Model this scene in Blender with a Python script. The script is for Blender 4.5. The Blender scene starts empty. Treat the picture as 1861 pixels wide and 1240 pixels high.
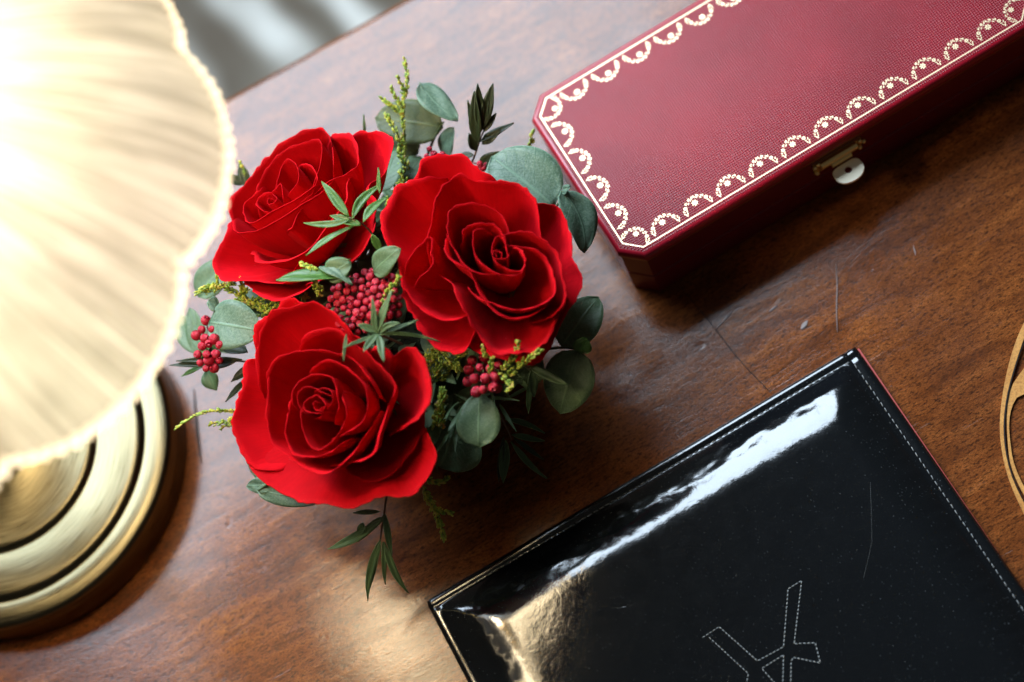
import bpy, bmesh, math, random
from mathutils import Vector, Matrix, noise as mnoise

random.seed(7)
S = bpy.context.scene
COL = S.collection

# ------------------------------------------------------------------ camera
PW, PH = 1861.0, 1240.0
LENS = 70.0
FPX = PW * LENS / 36.0
TILT = math.radians(26.8)      # from straight down
ROLL = math.radians(31.3)
_n = Vector((-math.sin(TILT) * math.sin(ROLL), -math.sin(TILT) * math.cos(ROLL), -math.cos(TILT)))
_ex = Vector((1, 0, 0)); _ex = (_ex - _n * _ex.dot(_n)).normalized()
_ey = _n.cross(_ex)
RIGHT = Vector((_ex.x, _ey.x, _n.x))
UP = -Vector((_ex.y, _ey.y, _n.y))
BACK = -Vector((_ex.z, _ey.z, _n.z))
CAMPOS = BACK * 1.0            # one metre from the middle of the table top

cam_d = bpy.data.cameras.new('camera'); cam = bpy.data.objects.new('camera', cam_d); COL.objects.link(cam)
m = Matrix((RIGHT, UP, BACK)).transposed().to_4x4(); m.translation = CAMPOS
cam.matrix_world = m
cam_d.lens = LENS; cam_d.sensor_width = 36.0; cam_d.clip_start = 0.02; cam_d.clip_end = 20
cam_d.dof.use_dof = True; cam_d.dof.focus_distance = 0.925; cam_d.dof.aperture_fstop = 3.6
S.camera = cam

# ------------------------------------------------------------------ world, window light, exposure
W = bpy.data.worlds.new('World'); S.world = W; W.use_nodes = True
W.node_tree.nodes['Background'].inputs[0].default_value = (0.56, 0.52, 0.47, 1)
W.node_tree.nodes['Background'].inputs[1].default_value = 0.09

def area(name, loc, target, sx, sy, power, color):
    d = bpy.data.lights.new(name, 'AREA'); d.shape = 'RECTANGLE'; d.size = sx; d.size_y = sy
    d.energy = power; d.color = color
    o = bpy.data.objects.new(name, d); COL.objects.link(o); o.location = loc
    o.rotation_euler = (Vector(target) - Vector(loc)).to_track_quat('-Z', 'Y').to_euler()
    return o
az, el, dist = math.radians(126), math.radians(47), 1.7
area('window_light', (dist * math.cos(el) * math.cos(az), dist * math.cos(el) * math.sin(az), dist * math.sin(el)),
     (0, 0, 0.05), 1.25, 1.0, 92, (0.70, 0.85, 1.0))

S.view_settings.view_transform = 'Standard'; S.view_settings.look = 'None'
S.view_settings.exposure = 0.0; S.view_settings.gamma = 1.0
S.render.engine = 'CYCLES'
try:
    S.cycles.use_denoising = True
    S.cycles.max_bounces = 8
    S.cycles.sample_clamp_indirect = 4.0
except Exception: pass

# ------------------------------------------------------------------ helpers
def ray(px, py):
    return (RIGHT * ((px - PW / 2) / FPX) - UP * ((py - PH / 2) / FPX) - BACK)
def at(px, py, z=0.0):
    """the point at height z (m) over the table that the photograph shows at px, py"""
    d = ray(px, py)
    return CAMPOS + d * ((z - CAMPOS.z) / d.z)
def at_plane(px, py, p0, nrm):
    d = ray(px, py)
    return CAMPOS + d * ((p0 - CAMPOS).dot(nrm) / d.dot(nrm))

class MB:
    def __init__(s): s.v = []; s.f = []
    def add(s, vs, fs):
        o = len(s.v); s.v += [tuple(x) for x in vs]; s.f += [tuple(i + o for i in f) for f in fs]
    def grid(s, rows, close_u=False):
        n = len(rows[0]); vs = [p for r in rows for p in r]; fs = []
        for j in range(len(rows) - 1):
            for i in range(n if close_u else n - 1):
                k = (i + 1) % n
                fs.append((j * n + i, j * n + k, (j + 1) * n + k, (j + 1) * n + i))
        s.add(vs, fs)
    def tube(s, pts, r0, r1=None, n=7, cap=True):
        r1 = r0 if r1 is None else r1
        pts = [Vector(p) for p in pts]; rows = []
        ref = Vector((0.3, 0.5, 0.8)).normalized()
        for i, p in enumerate(pts):
            t = (pts[min(i + 1, len(pts) - 1)] - pts[max(i - 1, 0)]).normalized()
            a = t.cross(ref)
            if a.length < 1e-4: a = t.cross(Vector((1, 0, 0)))
            a.normalize(); b = t.cross(a)
            r = r0 + (r1 - r0) * i / max(1, len(pts) - 1)
            rows.append([p + (a * math.cos(q) + b * math.sin(q)) * r for q in [2 * math.pi * k / n for k in range(n)]])
        o = len(s.v); s.grid(rows, True)
        if cap:
            s.f.append(tuple(o + k for k in range(n))[::-1]); L = o + (len(rows) - 1) * n
            s.f.append(tuple(L + k for k in range(n)))
    def ball(s, c, r, seg=8, rings=5, scale=(1, 1, 1), rot=None):
        rows = []
        for j in range(1, rings):
            ph = math.pi * j / rings
            rows.append([Vector((math.sin(ph) * math.cos(t) * scale[0], math.sin(ph) * math.sin(t) * scale[1], math.cos(ph) * scale[2])) * r
                         for t in [2 * math.pi * k / seg for k in range(seg)]])
        top = Vector((0, 0, scale[2])) * r; bot = -top
        if rot is not None:
            rows = [[rot @ p for p in rw] for rw in rows]; top = rot @ top; bot = rot @ bot
        c = Vector(c); o = len(s.v)
        s.grid([[p + c for p in rw] for rw in rows], True)
        a = len(s.v); s.v.append(tuple(top + c)); s.v.append(tuple(bot + c)); L = o + (rings - 2) * seg
        for k in range(seg):
            s.f.append((a, o + k, o + (k + 1) % seg)); s.f.append((a + 1, L + (k + 1) % seg, L + k))
    def lathe(s, prof, n=96, c=(0, 0, 0)):
        c = Vector(c)
        s.grid([[c + Vector((r * math.cos(2 * math.pi * k / n), r * math.sin(2 * math.pi * k / n), z)) for k in range(n)] for r, z in prof], True)
    def build(s, name, mat, parent=None, smooth=True, loc=None, uvn=None):
        me = bpy.data.meshes.new(name); me.from_pydata(s.v, [], s.f)
        if uvn:
            uv = me.uv_layers.new(name='UVMap'); nr = len(s.v) // uvn
            for lp in me.loops:
                i = lp.vertex_index; uv.data[lp.index].uv = ((i % uvn) / (uvn - 1), (i // uvn) / (nr - 1))
        me.validate()
        bm = bmesh.new(); bm.from_mesh(me); bmesh.ops.recalc_face_normals(bm, faces=bm.faces); bm.to_mesh(me); bm.free()
        if smooth:
            for p in me.polygons: p.use_smooth = True
        if mat: me.materials.append(mat)
        o = bpy.data.objects.new(name, me); COL.objects.link(o)
        if parent:
            o.parent = parent; o.matrix_parent_inverse = parent.matrix_world.inverted() if False else Matrix.Translation(-Vector(parent.location))
        return o
def empty(name, loc, label, cat, group=None):
    o = bpy.data.objects.new(name, None); COL.objects.link(o); o.location = loc; o.empty_display_size = 0.01
    o['label'] = label; o['category'] = cat
    if group: o['group'] = group
    return o
def tag(o, label=None, cat=None, group=None, kind=None):
    if label: o['label'] = label
    if cat: o['category'] = cat
    if group: o['group'] = group
    if kind: o['kind'] = kind
    return o
def catmull(pts, n):
    P = [pts[0] * 2 - pts[1]] + list(pts) + [pts[-1] * 2 - pts[-2]]
    seg = len(pts) - 1; out = []
    ln = [max(1e-6, (pts[i + 1] - pts[i]).length) for i in range(seg)]; tot = sum(ln)
    for k in range(n):
        d = tot * k / (n - 1); i = 0
        while i < seg - 1 and d > ln[i]: d -= ln[i]; i += 1
        t = min(1.0, d / ln[i]); p0, p1, p2, p3 = P[i], P[i + 1], P[i + 2], P[i + 3]
        out.append(0.5 * ((2 * p1) + (p2 - p0) * t + (2 * p0 - 5 * p1 + 4 * p2 - p3) * t * t + (3 * p1 - p0 - 3 * p2 + p3) * t ** 3))
    return out
def autosmooth(o, ang=35):
    me = o.data
    bm = bmesh.new(); bm.from_mesh(me)
    for e in bm.edges:
        if len(e.link_faces) == 2 and e.calc_face_angle(0) > math.radians(ang): e.smooth = False
    bm.to_mesh(me); bm.free()

# ------------------------------------------------------------------ materials
class NT:
    def __init__(s, name):
        s.m = bpy.data.materials.new(name); s.m.use_nodes = True; s.t = s.m.node_tree; s.p = s.t.nodes['Principled BSDF']
        s.out = s.t.nodes['Material Output']
    def n(s, typ, **kw):
        nd = s.t.nodes.new(typ)
        for k, v in kw.items():
            if k.startswith('i_'):
                nd.inputs[k[2:].replace('_', ' ')].default_value = v
            else: setattr(nd, k, v)
        return nd
    def l(s, a, b): s.t.links.new(a, b)
    def coord(s, scale=(1, 1, 1), rot=(0, 0, 0), src='Object'):
        tc = s.n('ShaderNodeTexCoord'); mp = s.n('ShaderNodeMapping'); s.l(tc.outputs[src], mp.inputs[0])
        mp.inputs['Scale'].default_value = scale; mp.inputs['Rotation'].default_value = rot
        return mp.outputs[0]
    def noise(s, vec, scale, detail=4, rough=0.55, dist=0):
        nd = s.n('ShaderNodeTexNoise'); s.l(vec, nd.inputs['Vector']); nd.inputs['Scale'].default_value = scale
        nd.inputs['Detail'].default_value = detail; nd.inputs['Roughness'].default_value = rough; nd.inputs['Distortion'].default_value = dist
        return nd.outputs['Fac']
    def ramp(s, fac, stops):
        r = s.n('ShaderNodeValToRGB'); s.l(fac, r.inputs[0]); e = r.color_ramp.elements
        while len(e) < len(stops): e.new(0.5)
        for i, (p, c) in enumerate(stops):
            e[i].position = p; e[i].color = (c[0], c[1], c[2], 1) if not isinstance(c, (int, float)) else (c, c, c, 1)
        return r.outputs[0]
    def mix(s, fac, a, b, mode='MIX'):
        x = s.n('ShaderNodeMix', data_type='RGBA', blend_type=mode)
        for sock, v in ((x.inputs[0], fac), (x.inputs[6], a), (x.inputs[7], b)):
            if isinstance(v, (int, float)): sock.default_value = v
            elif isinstance(v, tuple): sock.default_value = (*v, 1) if len(v) == 3 else v
            else: s.l(v, sock)
        return x.outputs[2]
    def math(s, op, a, b=None):
        x = s.n('ShaderNodeMath', operation=op)
        for i, v in enumerate((a, b)):
            if v is None: continue
            if isinstance(v, (int, float)): x.inputs[i].default_value = v
            else: s.l(v, x.inputs[i])
        return x.outputs[0]
    def bump(s, h, strength, distance, prev=None):
        b = s.n('ShaderNodeBump'); s.l(h, b.inputs['Height']); b.inputs['Strength'].default_value = strength; b.inputs['Distance'].default_value = distance
        if prev: s.l(prev, b.inputs['Normal'])
        return b.outputs[0]
    def set(s, **kw):
        for k, v in kw.items():
            sock = s.p.inputs[k.replace('_', ' ')]
            if hasattr(v, 'is_linked') or hasattr(v, 'links'): s.l(v, sock)
            elif isinstance(v, tuple) and len(v) == 3: sock.default_value = (*v, 1)
            else: sock.default_value = v
        return s

M = {}
def mat_wood():
    t = NT('polished_mahogany'); g = math.radians(-27)
    rot = t.coord(rot=(0, 0, g))
    st = t.n('ShaderNodeMapping'); t.l(rot, st.inputs[0]); st.inputs['Scale'].default_value = (1, 4.5, 1)
    fl = t.n('ShaderNodeMapping'); t.l(rot, fl.inputs[0]); fl.inputs['Scale'].default_value = (1, 3.2, 1); fl.inputs['Rotation'].default_value = (0, 0, math.radians(-16))
    figure = t.noise(st.outputs[0], 26, 6, 0.68, 0.9)
    big = t.noise(rot, 9, 3, 0.5, 0.6)
    pores = t.noise(fl.outputs[0], 300, 4, 0.7, 0.2)
    fine = t.noise(fl.outputs[0], 900, 2, 0.6)
    c = t.ramp(figure, [(0.30, (0.070, 0.018, 0.005)), (0.5, (0.195, 0.055, 0.013)), (0.70, (0.34, 0.108, 0.025))])
    c = t.mix(t.ramp(big, [(0.42, 0.0), (0.66, 0.6)]), c, (0.110, 0.031, 0.010))
    c = t.mix(t.ramp(pores, [(0.37, 0.92), (0.50, 0.0)]), c, (0.018, 0.007, 0.004))
    c = t.mix(t.ramp(fine, [(0.42, 0.65), (0.56, 0.0)]), c, (0.045, 0.015, 0.006))
    # faint pale scratches along one way
    sc = t.n('ShaderNodeMapping'); t.l(rot, sc.inputs[0]); sc.inputs['Scale'].default_value = (1.2, 60, 1); sc.inputs['Rotation'].default_value = (0, 0, math.radians(50))
    scr = t.noise(sc.outputs[0], 16, 2, 0.5)
    # dents
    vo = t.n('ShaderNodeTexVoronoi'); vo.feature = 'DISTANCE_TO_EDGE'
    dn = t.noise(rot, 70, 2, 0.5)
    dents = t.ramp(dn, [(0.70, 0.0), (0.80, 1.0)])
    b = t.bump(pores, 0.10, 0.0006)
    b = t.bump(figure, 0.10, 0.0012, b)
    b = t.bump(dents, 0.25, -0.0004, b)
    b = t.bump(t.ramp(scr, [(0.72, 0.0), (0.78, 1.0)]), 0.3, -0.0002, b)
    ro = t.ramp(t.noise(rot, 30, 4, 0.6), [(0.3, 0.11), (0.7, 0.20)])
    t.set(Base_Color=c, Roughness=ro, Normal=b, Specular_IOR_Level=0.27)
    return t.m
M['wood'] = mat_wood()

def mat_inlay():
    t = NT('satinwood_inlay'); v = t.coord(scale=(1, 1, 1))
    a = t.noise(v, 60, 4, 0.6, 0.5); f = t.noise(v, 900, 2, 0.6)
    c = t.ramp(a, [(0.3, (0.40, 0.165, 0.035)), (0.7, (0.58, 0.29, 0.075))])
    c = t.mix(t.ramp(f, [(0.35, 0.5), (0.55, 0.0)]), c, (0.22, 0.08, 0.02))
    t.set(Base_Color=c, Roughness=0.3); return t.m
M['inlay'] = mat_inlay()
def simple(name, col, rough=0.5, metal=0.0, spec=0.5, **kw):
    t = NT(name); t.set(Base_Color=col, Roughness=rough, Metallic=metal, Specular_IOR_Level=spec, **kw); return t.m
M['groove'] = simple('dark_groove', (0.012, 0.006, 0.004), 0.6, spec=0.2)

def mat_petal():
    t = NT('red_velvet_petal'); v = t.coord(); uv = t.coord(scale=(1, 1, 1), src='UV')
    oi = t.n('ShaderNodeObjectInfo'); off = t.n('ShaderNodeVectorMath', operation='ADD'); t.l(uv, off.inputs[0])
    cb = t.n('ShaderNodeCombineXYZ'); t.l(t.math('MULTIPLY', oi.outputs['Random'], 37.0), cb.inputs[0]); t.l(cb.outputs[0], off.inputs[1])
    mp = t.n('ShaderNodeMapping'); t.l(off.outputs[0], mp.inputs[0]); mp.inputs['Scale'].default_value = (95, 3.0, 1)
    vein = t.noise(mp.outputs[0], 1.0, 4, 0.65, 0.6)
    a = t.noise(v, 70, 4, 0.6); f = t.noise(v, 2200, 2, 0.6)
    c = t.ramp(a, [(0.3, (0.50, 0.0012, 0.0075)), (0.7, (0.68, 0.0025, 0.0110))])
    c = t.mix(t.ramp(vein, [(0.36, 0.50), (0.60, 0.0)]), c, (0.46, 0.0010, 0.006))
    hv = t.n('ShaderNodeHueSaturation'); t.l(c, hv.inputs['Color']); t.l(t.math('ADD', 0.86, t.math('MULTIPLY', oi.outputs['Random'], 0.24)), hv.inputs['Value']); c = hv.outputs[0]
    spk = t.ramp(t.noise(v, 1300, 1, 0.4), [(0.815, 0.0), (0.83, 0.8)]); c = t.mix(spk, c, (0.75, 0.30, 0.22))
    b = t.bump(vein, 0.30, 0.0005); b = t.bump(a, 0.25, 0.0012, b); b = t.bump(f, 0.18, 0.0002, b)
    t.set(Base_Color=c, Roughness=0.72, Normal=b, Specular_IOR_Level=0.10)
    t.p.inputs['Sheen Weight'].default_value = 0.05; t.p.inputs['Sheen Roughness'].default_value = 0.4
    t.p.inputs['Sheen Tint'].default_value = (1, 0.10, 0.12, 1)
    tr = t.n('ShaderNodeBsdfTranslucent'); tr.inputs[0].default_value = (0.75, 0.003, 0.009, 1)
    mx = t.n('ShaderNodeMixShader'); mx.inputs[0].default_value = 0.16
    t.l(t.p.outputs[0], mx.inputs[1]); t.l(tr.outputs[0], mx.inputs[2]); t.l(mx.outputs[0], t.out.inputs[0])
    return t.m
M['petal'] = mat_petal()

def mat_leaf(name, lo, hi, bloom=None, rough=0.5, spec=0.35, trans=0.12, vs=260, vein=0.5):
    t = NT(name); v = t.coord(); uv = t.coord(src='UV'); sp = t.n('ShaderNodeSeparateXYZ'); t.l(uv, sp.inputs[0])
    a = t.noise(v, 70, 5, 0.65); f = t.noise(v, vs * 4, 3, 0.65)
    du = t.math('ABSOLUTE', t.math('SUBTRACT', sp.outputs[0], 0.5))
    wob = t.math('MULTIPLY', t.noise(v, 160, 2, 0.5), 0.10)
    rib = t.ramp(du, [(0.012, 1.0), (0.035, 0.0)])
    ph = t.math('ADD', t.math('SUBTRACT', sp.outputs[1], t.math('MULTIPLY', du, 0.55)), wob)
    side = t.math('ABSOLUTE', t.math('SINE', t.math('MULTIPLY', ph, 24.0)))
    side = t.ramp(side, [(0.02, 0.7), (0.14, 0.0)])
    vn = t.mix(1.0, rib, side, 'LIGHTEN')
    c = t.ramp(a, [(0.3, lo), (0.7, hi)])
    if bloom:
        c = t.mix(t.ramp(f, [(0.40, 0.0), (0.70, 0.75)]), c, bloom)
        c = t.mix(t.ramp(t.noise(v, 120, 4, 0.7), [(0.50, 0.0), (0.72, 0.6)]), c, bloom)
    light = tuple(min(1, x * 1.7 + 0.02) for x in hi)
    c = t.mix(t.math('MULTIPLY', vn, vein), c, light)
    edge = t.ramp(du, [(0.475, 0.0), (0.498, 0.8)]); c = t.mix(edge, c, light)
    spot = t.ramp(t.noise(v, 420, 2, 0.5), [(0.70, 0.0), (0.76, 0.5)]); c = t.mix(spot, c, tuple(x * 0.5 for x in lo))
    b = t.bump(t.noise(v, vs, 4, 0.6), 0.30, 0.0006); b = t.bump(vn, 0.5, 0.0004, b)
    t.set(Base_Color=c, Roughness=rough, Normal=b, Specular_IOR_Level=spec)
    tr = t.n('ShaderNodeBsdfTranslucent'); t.l(c, tr.inputs[0])
    mx = t.n('ShaderNodeMixShader'); mx.inputs[0].default_value = trans
    t.l(t.p.outputs[0], mx.inputs[1]); t.l(tr.outputs[0], mx.inputs[2]); t.l(mx.outputs[0], t.out.inputs[0])
    return t.m
M['euc'] = mat_leaf('grey_green_eucalyptus', (0.048, 0.100, 0.058), (0.090, 0.160, 0.098), (0.18, 0.255, 0.185))
M['euc_dark'] = mat_leaf('deep_green_eucalyptus', (0.048, 0.095, 0.042), (0.088, 0.150, 0.068), (0.13, 0.19, 0.11))
M['euc_olive'] = mat_leaf('olive_eucalyptus', (0.050, 0.065, 0.016), (0.085, 0.105, 0.030), (0.10, 0.12, 0.06))
M['thin'] = mat_leaf('fresh_green_narrow_leaf', (0.036, 0.100, 0.020), (0.070, 0.165, 0.036), rough=0.35)
M['thin_grey'] = mat_leaf('dull_green_narrow_leaf', (0.045, 0.090, 0.036), (0.080, 0.140, 0.060), rough=0.45)
M['dark'] = mat_leaf('blackish_green_leaf', (0.012, 0.020, 0.007), (0.024, 0.036, 0.012), rough=0.42, spec=0.3, trans=0.03)
M['stem'] = simple('brown_stem', (0.10, 0.055, 0.028), 0.6)
M['stem_green'] = simple('green_stem', (0.045, 0.075, 0.025), 0.6)
def mat_bud():
    t = NT('yellow_green_bud'); v = t.coord(); a = t.noise(v, 420, 2, 0.5)
    c = t.ramp(a, [(0.32, (0.10, 0.20, 0.018)), (0.47, (0.26, 0.37, 0.040)), (0.60, (0.55, 0.53, 0.060)), (0.72, (0.50, 0.30, 0.13))])
    t.set(Base_Color=c, Roughness=0.5); return t.m
M['bud'] = mat_bud()
def mat_berry():
    t = NT('crimson_berry'); v = t.coord(); a = t.noise(v, 700, 3, 0.6); 
    oi = t.n('ShaderNodeObjectInfo'); c = t.ramp(a, [(0.3, (0.34, 0.005, 0.020)), (0.7, (0.60, 0.020, 0.050))]); c = t.mix(t.math('MULTIPLY', oi.outputs['Random'], 0.6), c, (0.40, 0.006, 0.03))
    b = t.bump(t.noise(v, 1100, 2, 0.5), 0.5, 0.0006)
    t.set(Base_Color=c, Roughness=0.26, Normal=b); return t.m
M['berry'] = mat_berry()
M['berry_tip'] = simple('berry_calyx', (0.12, 0.012, 0.018), 0.6)
def mat_moss():
    t = NT('dark_moss'); v = t.coord(); a = t.noise(v, 260, 4, 0.6)
    c = t.ramp(a, [(0.3, (0.008, 0.014, 0.006)), (0.7, (0.028, 0.042, 0.018))]); t.set(Base_Color=c, Roughness=0.9, Normal=t.bump(a, 1.0, 0.003)); return t.m
M['moss'] = mat_moss()
M['pot'] = simple('dark_glazed_pot', (0.02, 0.018, 0.017), 0.35)

def mat_lid():
    t = NT('red_grained_leather'); g = math.radians(-28.1)
    v = t.coord(rot=(0, 0, g))
    wx = t.n('ShaderNodeTexWave', wave_type='BANDS', bands_direction='X'); wy = t.n('ShaderNodeTexWave', wave_type='BANDS', bands_direction='Y')
    for w in (wx, wy):
        t.l(v, w.inputs['Vector']); w.inputs['Scale'].default_value = 255; w.inputs['Distortion'].default_value = 2.0; w.inputs['Detail'].default_value = 1.0; w.inputs['Detail Scale'].default_value = 0.6
    h = t.math('MULTIPLY', wx.outputs['Fac'], wy.outputs['Fac'])
    a = t.noise(v, 26, 3, 0.5); c = t.ramp(a, [(0.3, (0.225, 0.005, 0.012)), (0.7, (0.30, 0.008, 0.018))])
    c = t.mix(t.ramp(h, [(0.0, 0.45), (0.35, 0.0)]), c, (0.12, 0.003, 0.009))
    b = t.bump(h, 0.75, 0.0005); b = t.bump(t.noise(v, 900, 2, 0.6), 0.15, 0.0003, b)
    t.set(Base_Color=c, Roughness=0.36, Normal=b, Specular_IOR_Level=0.45); return t.m
M['lid'] = mat_lid()
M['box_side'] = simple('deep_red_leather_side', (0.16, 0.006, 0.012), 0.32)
M['lid_edge'] = simple('red_leather_edge', (0.30, 0.006, 0.018), 0.28)
M['foil'] = simple('gold_foil', (0.72, 0.57, 0.36), 0.46, 1.0)
M['gold_line'] = simple('dull_gold_line', (0.40, 0.25, 0.07), 0.45, 1.0)
M['brass_polished'] = simple('polished_brass', (0.88, 0.68, 0.30), 0.34, 1.0)
M['brass_pale'] = simple('pale_gold_plate', (0.93, 0.85, 0.66), 0.34, 1.0)

def mat_brass():
    t = NT('brushed_brass'); tc = t.n('ShaderNodeTexCoord'); sep = t.n('ShaderNodeSeparateXYZ'); t.l(tc.outputs['Object'], sep.inputs[0])
    r = t.math('SQRT', t.math('ADD', t.math('MULTIPLY', sep.outputs[0], sep.outputs[0]), t.math('MULTIPLY', sep.outputs[1], sep.outputs[1])))
    an = t.math('ARCTAN2', sep.outputs[1], sep.outputs[0])
    cb = t.n('ShaderNodeCombineXYZ'); t.l(t.math('MULTIPLY', r, 1400.0), cb.inputs[0]); t.l(t.math('MULTIPLY', an, 3.0), cb.inputs[1]); t.l(t.math('MULTIPLY', sep.outputs[2], 300.0), cb.inputs[2])
    br = t.noise(cb.outputs[0], 1.0, 3, 0.6)
    c = t.ramp(br, [(0.3, (0.095, 0.080, 0.044)), (0.7, (0.180, 0.156, 0.095))])
    ro = t.ramp(br, [(0.3, 0.27), (0.7, 0.40)])
    tg = t.n('ShaderNodeTangent', direction_type='RADIAL', axis='Z')
    t.set(Base_Color=c, Roughness=ro, Metallic=1.0, Anisotropic=0.75, Normal=t.bump(br, 0.12, 0.0002))
    t.l(tg.outputs[0], t.p.inputs['Tangent']); return t.m
M['brass'] = mat_brass()

def mat_shade():
    t = NT('pressed_glass_shade'); tcn = t.n('ShaderNodeTexCoord'); sep = t.n('ShaderNodeSeparateXYZ'); t.l(tcn.outputs['Object'], sep.inputs[0])
    an = t.math('ARCTAN2', sep.outputs[1], sep.outputs[0])
    r = t.math('SQRT', t.math('ADD', t.math('MULTIPLY', sep.outputs[0], sep.outputs[0]), t.math('MULTIPLY', sep.outputs[1], sep.outputs[1])))
    def streak(k, kr):
        cb = t.n('ShaderNodeCombineXYZ'); t.l(t.math('MULTIPLY', an, k), cb.inputs[0]); t.l(t.math('MULTIPLY', r, kr), cb.inputs[1]); return t.noise(cb.outputs[0], 1.0, 3, 0.6)
    st = t.mix(0.5, streak(34.0, 14.0), streak(9.0, 22.0))
    rb = t.math('SINE', t.math('MULTIPLY', an, 150.0))
    c = t.ramp(st, [(0.38, (0.40, 0.39, 0.37)), (0.50, (0.66, 0.66, 0.65)), (0.61, (0.98, 0.98, 0.98))])
    c = t.mix(t.ramp(rb, [(0.30, 0.32), (0.9, 0.0)]), c, (0.34, 0.33, 0.31))
    tr = t.n('ShaderNodeBsdfTranslucent'); t.l(c, tr.inputs[0])
    df = t.n('ShaderNodeBsdfDiffuse'); df.inputs[0].default_value = (0.50, 0.47, 0.41, 1)
    rf = t.n('ShaderNodeBsdfRefraction'); rf.inputs['IOR'].default_value = 1.12; rf.inputs['Roughness'].default_value = 0.48; t.l(c, rf.inputs[0])
    gl = t.n('ShaderNodeBsdfGlossy'); gl.inputs['Roughness'].default_value = 0.16
    fr = t.n('ShaderNodeFresnel'); fr.inputs['IOR'].default_value = 1.5
    m1 = t.n('ShaderNodeMixShader'); m1.inputs[0].default_value = 0.22; t.l(tr.outputs[0], m1.inputs[1]); t.l(df.outputs[0], m1.inputs[2])
    m2 = t.n('ShaderNodeMixShader'); m2.inputs[0].default_value = 0.42; t.l(m1.outputs[0], m2.inputs[1]); t.l(rf.outputs[0], m2.inputs[2])
    m3 = t.n('ShaderNodeMixShader'); t.l(fr.outputs[0], m3.inputs[0]); t.l(m2.outputs[0], m3.inputs[1]); t.l(gl.outputs[0], m3.inputs[2])
    t.l(m3.outputs[0], t.out.inputs[0]); return t.m
def mat_rim():
    t = NT('thick_glass_rim'); tr = t.n('ShaderNodeBsdfTranslucent'); tr.inputs[0].default_value = (1, 0.98, 0.94, 1)
    g = t.n('ShaderNodeBsdfGlossy'); g.inputs['Roughness'].default_value = 0.2
    fr = t.n('ShaderNodeFresnel'); fr.inputs['IOR'].default_value = 1.6
    m = t.n('ShaderNodeMixShader'); t.l(fr.outputs[0], m.inputs[0]); t.l(tr.outputs[0], m.inputs[1]); t.l(g.outputs[0], m.inputs[2]); t.l(m.outputs[0], t.out.inputs[0]); return t.m
M['shade'] = mat_shade()
M['shade_rim'] = mat_rim()
def mat_emit(name, col, st):
    t = NT(name); t.set(Base_Color=col); t.p.inputs['Emission Color'].default_value = (*col, 1); t.p.inputs['Emission Strength'].default_value = st; return t.m
M['bulb'] = mat_emit('lit_bulb', (1.0, 0.80, 0.50), 84)

def mat_patent():
    t = NT('black_patent_leather'); v = t.coord()
    n1 = t.noise(v, 420, 3, 0.6); n2 = t.noise(v, 120, 4, 0.6, 0.5); n3 = t.noise(v, 28, 3, 0.5)
    # smudges and hairline scratches
    sm = t.coord(scale=(1, 14, 1), rot=(0, 0, math.radians(-38))); s1 = t.noise(sm, 90, 2, 0.5); mask = t.ramp(t.noise(v, 18, 3, 0.6), [(0.48, 0.0), (0.66, 1.0)])
    scr = t.mix(1.0, t.ramp(s1, [(0.74, 0.0), (0.80, 0.22)]), mask, 'MULTIPLY')
    c = t.mix(scr, (0.0035, 0.0045, 0.0055), (0.03, 0.035, 0.04))
    dust = t.noise(v, 1500, 1, 0.5); c = t.mix(t.ramp(dust, [(0.745, 0.0), (0.775, 0.30)]), c, (0.35, 0.38, 0.40))
    ro = t.ramp(n2, [(0.35, 0.10), (0.7, 0.13)])
    b = t.bump(n1, 0.10, 0.0003); b = t.bump(n2, 0.16, 0.0006, b); b = t.bump(n3, 0.12, 0.002, b); b = t.bump(scr, 0.3, -0.0003, b)
    t.set(Base_Color=c, Roughness=ro, Normal=b, Specular_IOR_Level=0.6)
    return t.m
M['patent'] = mat_patent()
M['thread'] = simple('pale_grey_thread', (0.14, 0.145, 0.145), 0.45)
M['thread_bright'] = simple('light_grey_thread', (0.33, 0.35, 0.35), 0.4)
M['thread_dark'] = simple('dark_thread', (0.06, 0.06, 0.06), 0.35)
M['red_lining'] = simple('red_lining', (0.42, 0.03, 0.02), 0.45)

# ------------------------------------------------------------------ floor
def mat_floor():
    t = NT('patterned_rug'); v = t.coord(rot=(0, 0, math.radians(-22)))
    w = t.n('ShaderNodeTexWave', wave_type='BANDS', bands_direction='X'); t.l(v, w.inputs['Vector'])
    w.inputs['Scale'].default_value = 2.9; w.inputs['Distortion'].default_value = 6.0; w.inputs['Detail'].default_value = 2; w.inputs['Detail Scale'].default_value = 1.5
    nn = t.noise(v, 7, 3, 0.5)
    c = t.ramp(w.outputs['Fac'], [(0.15, (0.11, 0.085, 0.06)), (0.5, (0.30, 0.27, 0.225)), (0.85, (0.60, 0.57, 0.51))])
    c = t.mix(t.ramp(nn, [(0.45, 0.0), (0.65, 0.8)]), c, (0.17, 0.145, 0.11))
    t.set(Base_Color=c, Roughness=0.95, Normal=t.bump(t.noise(v, 220, 3, 0.6), 0.6, 0.004)); return t.m
mb = MB(); mb.add([(-2.4, -1.2, -0.75), (1.6, -1.2, -0.75), (1.6, 3.0, -0.75), (-2.4, 3.0, -0.75)], [(0, 1, 2, 3)])
tag(mb.build('floor', mat_floor(), smooth=False), kind='structure')

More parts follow.
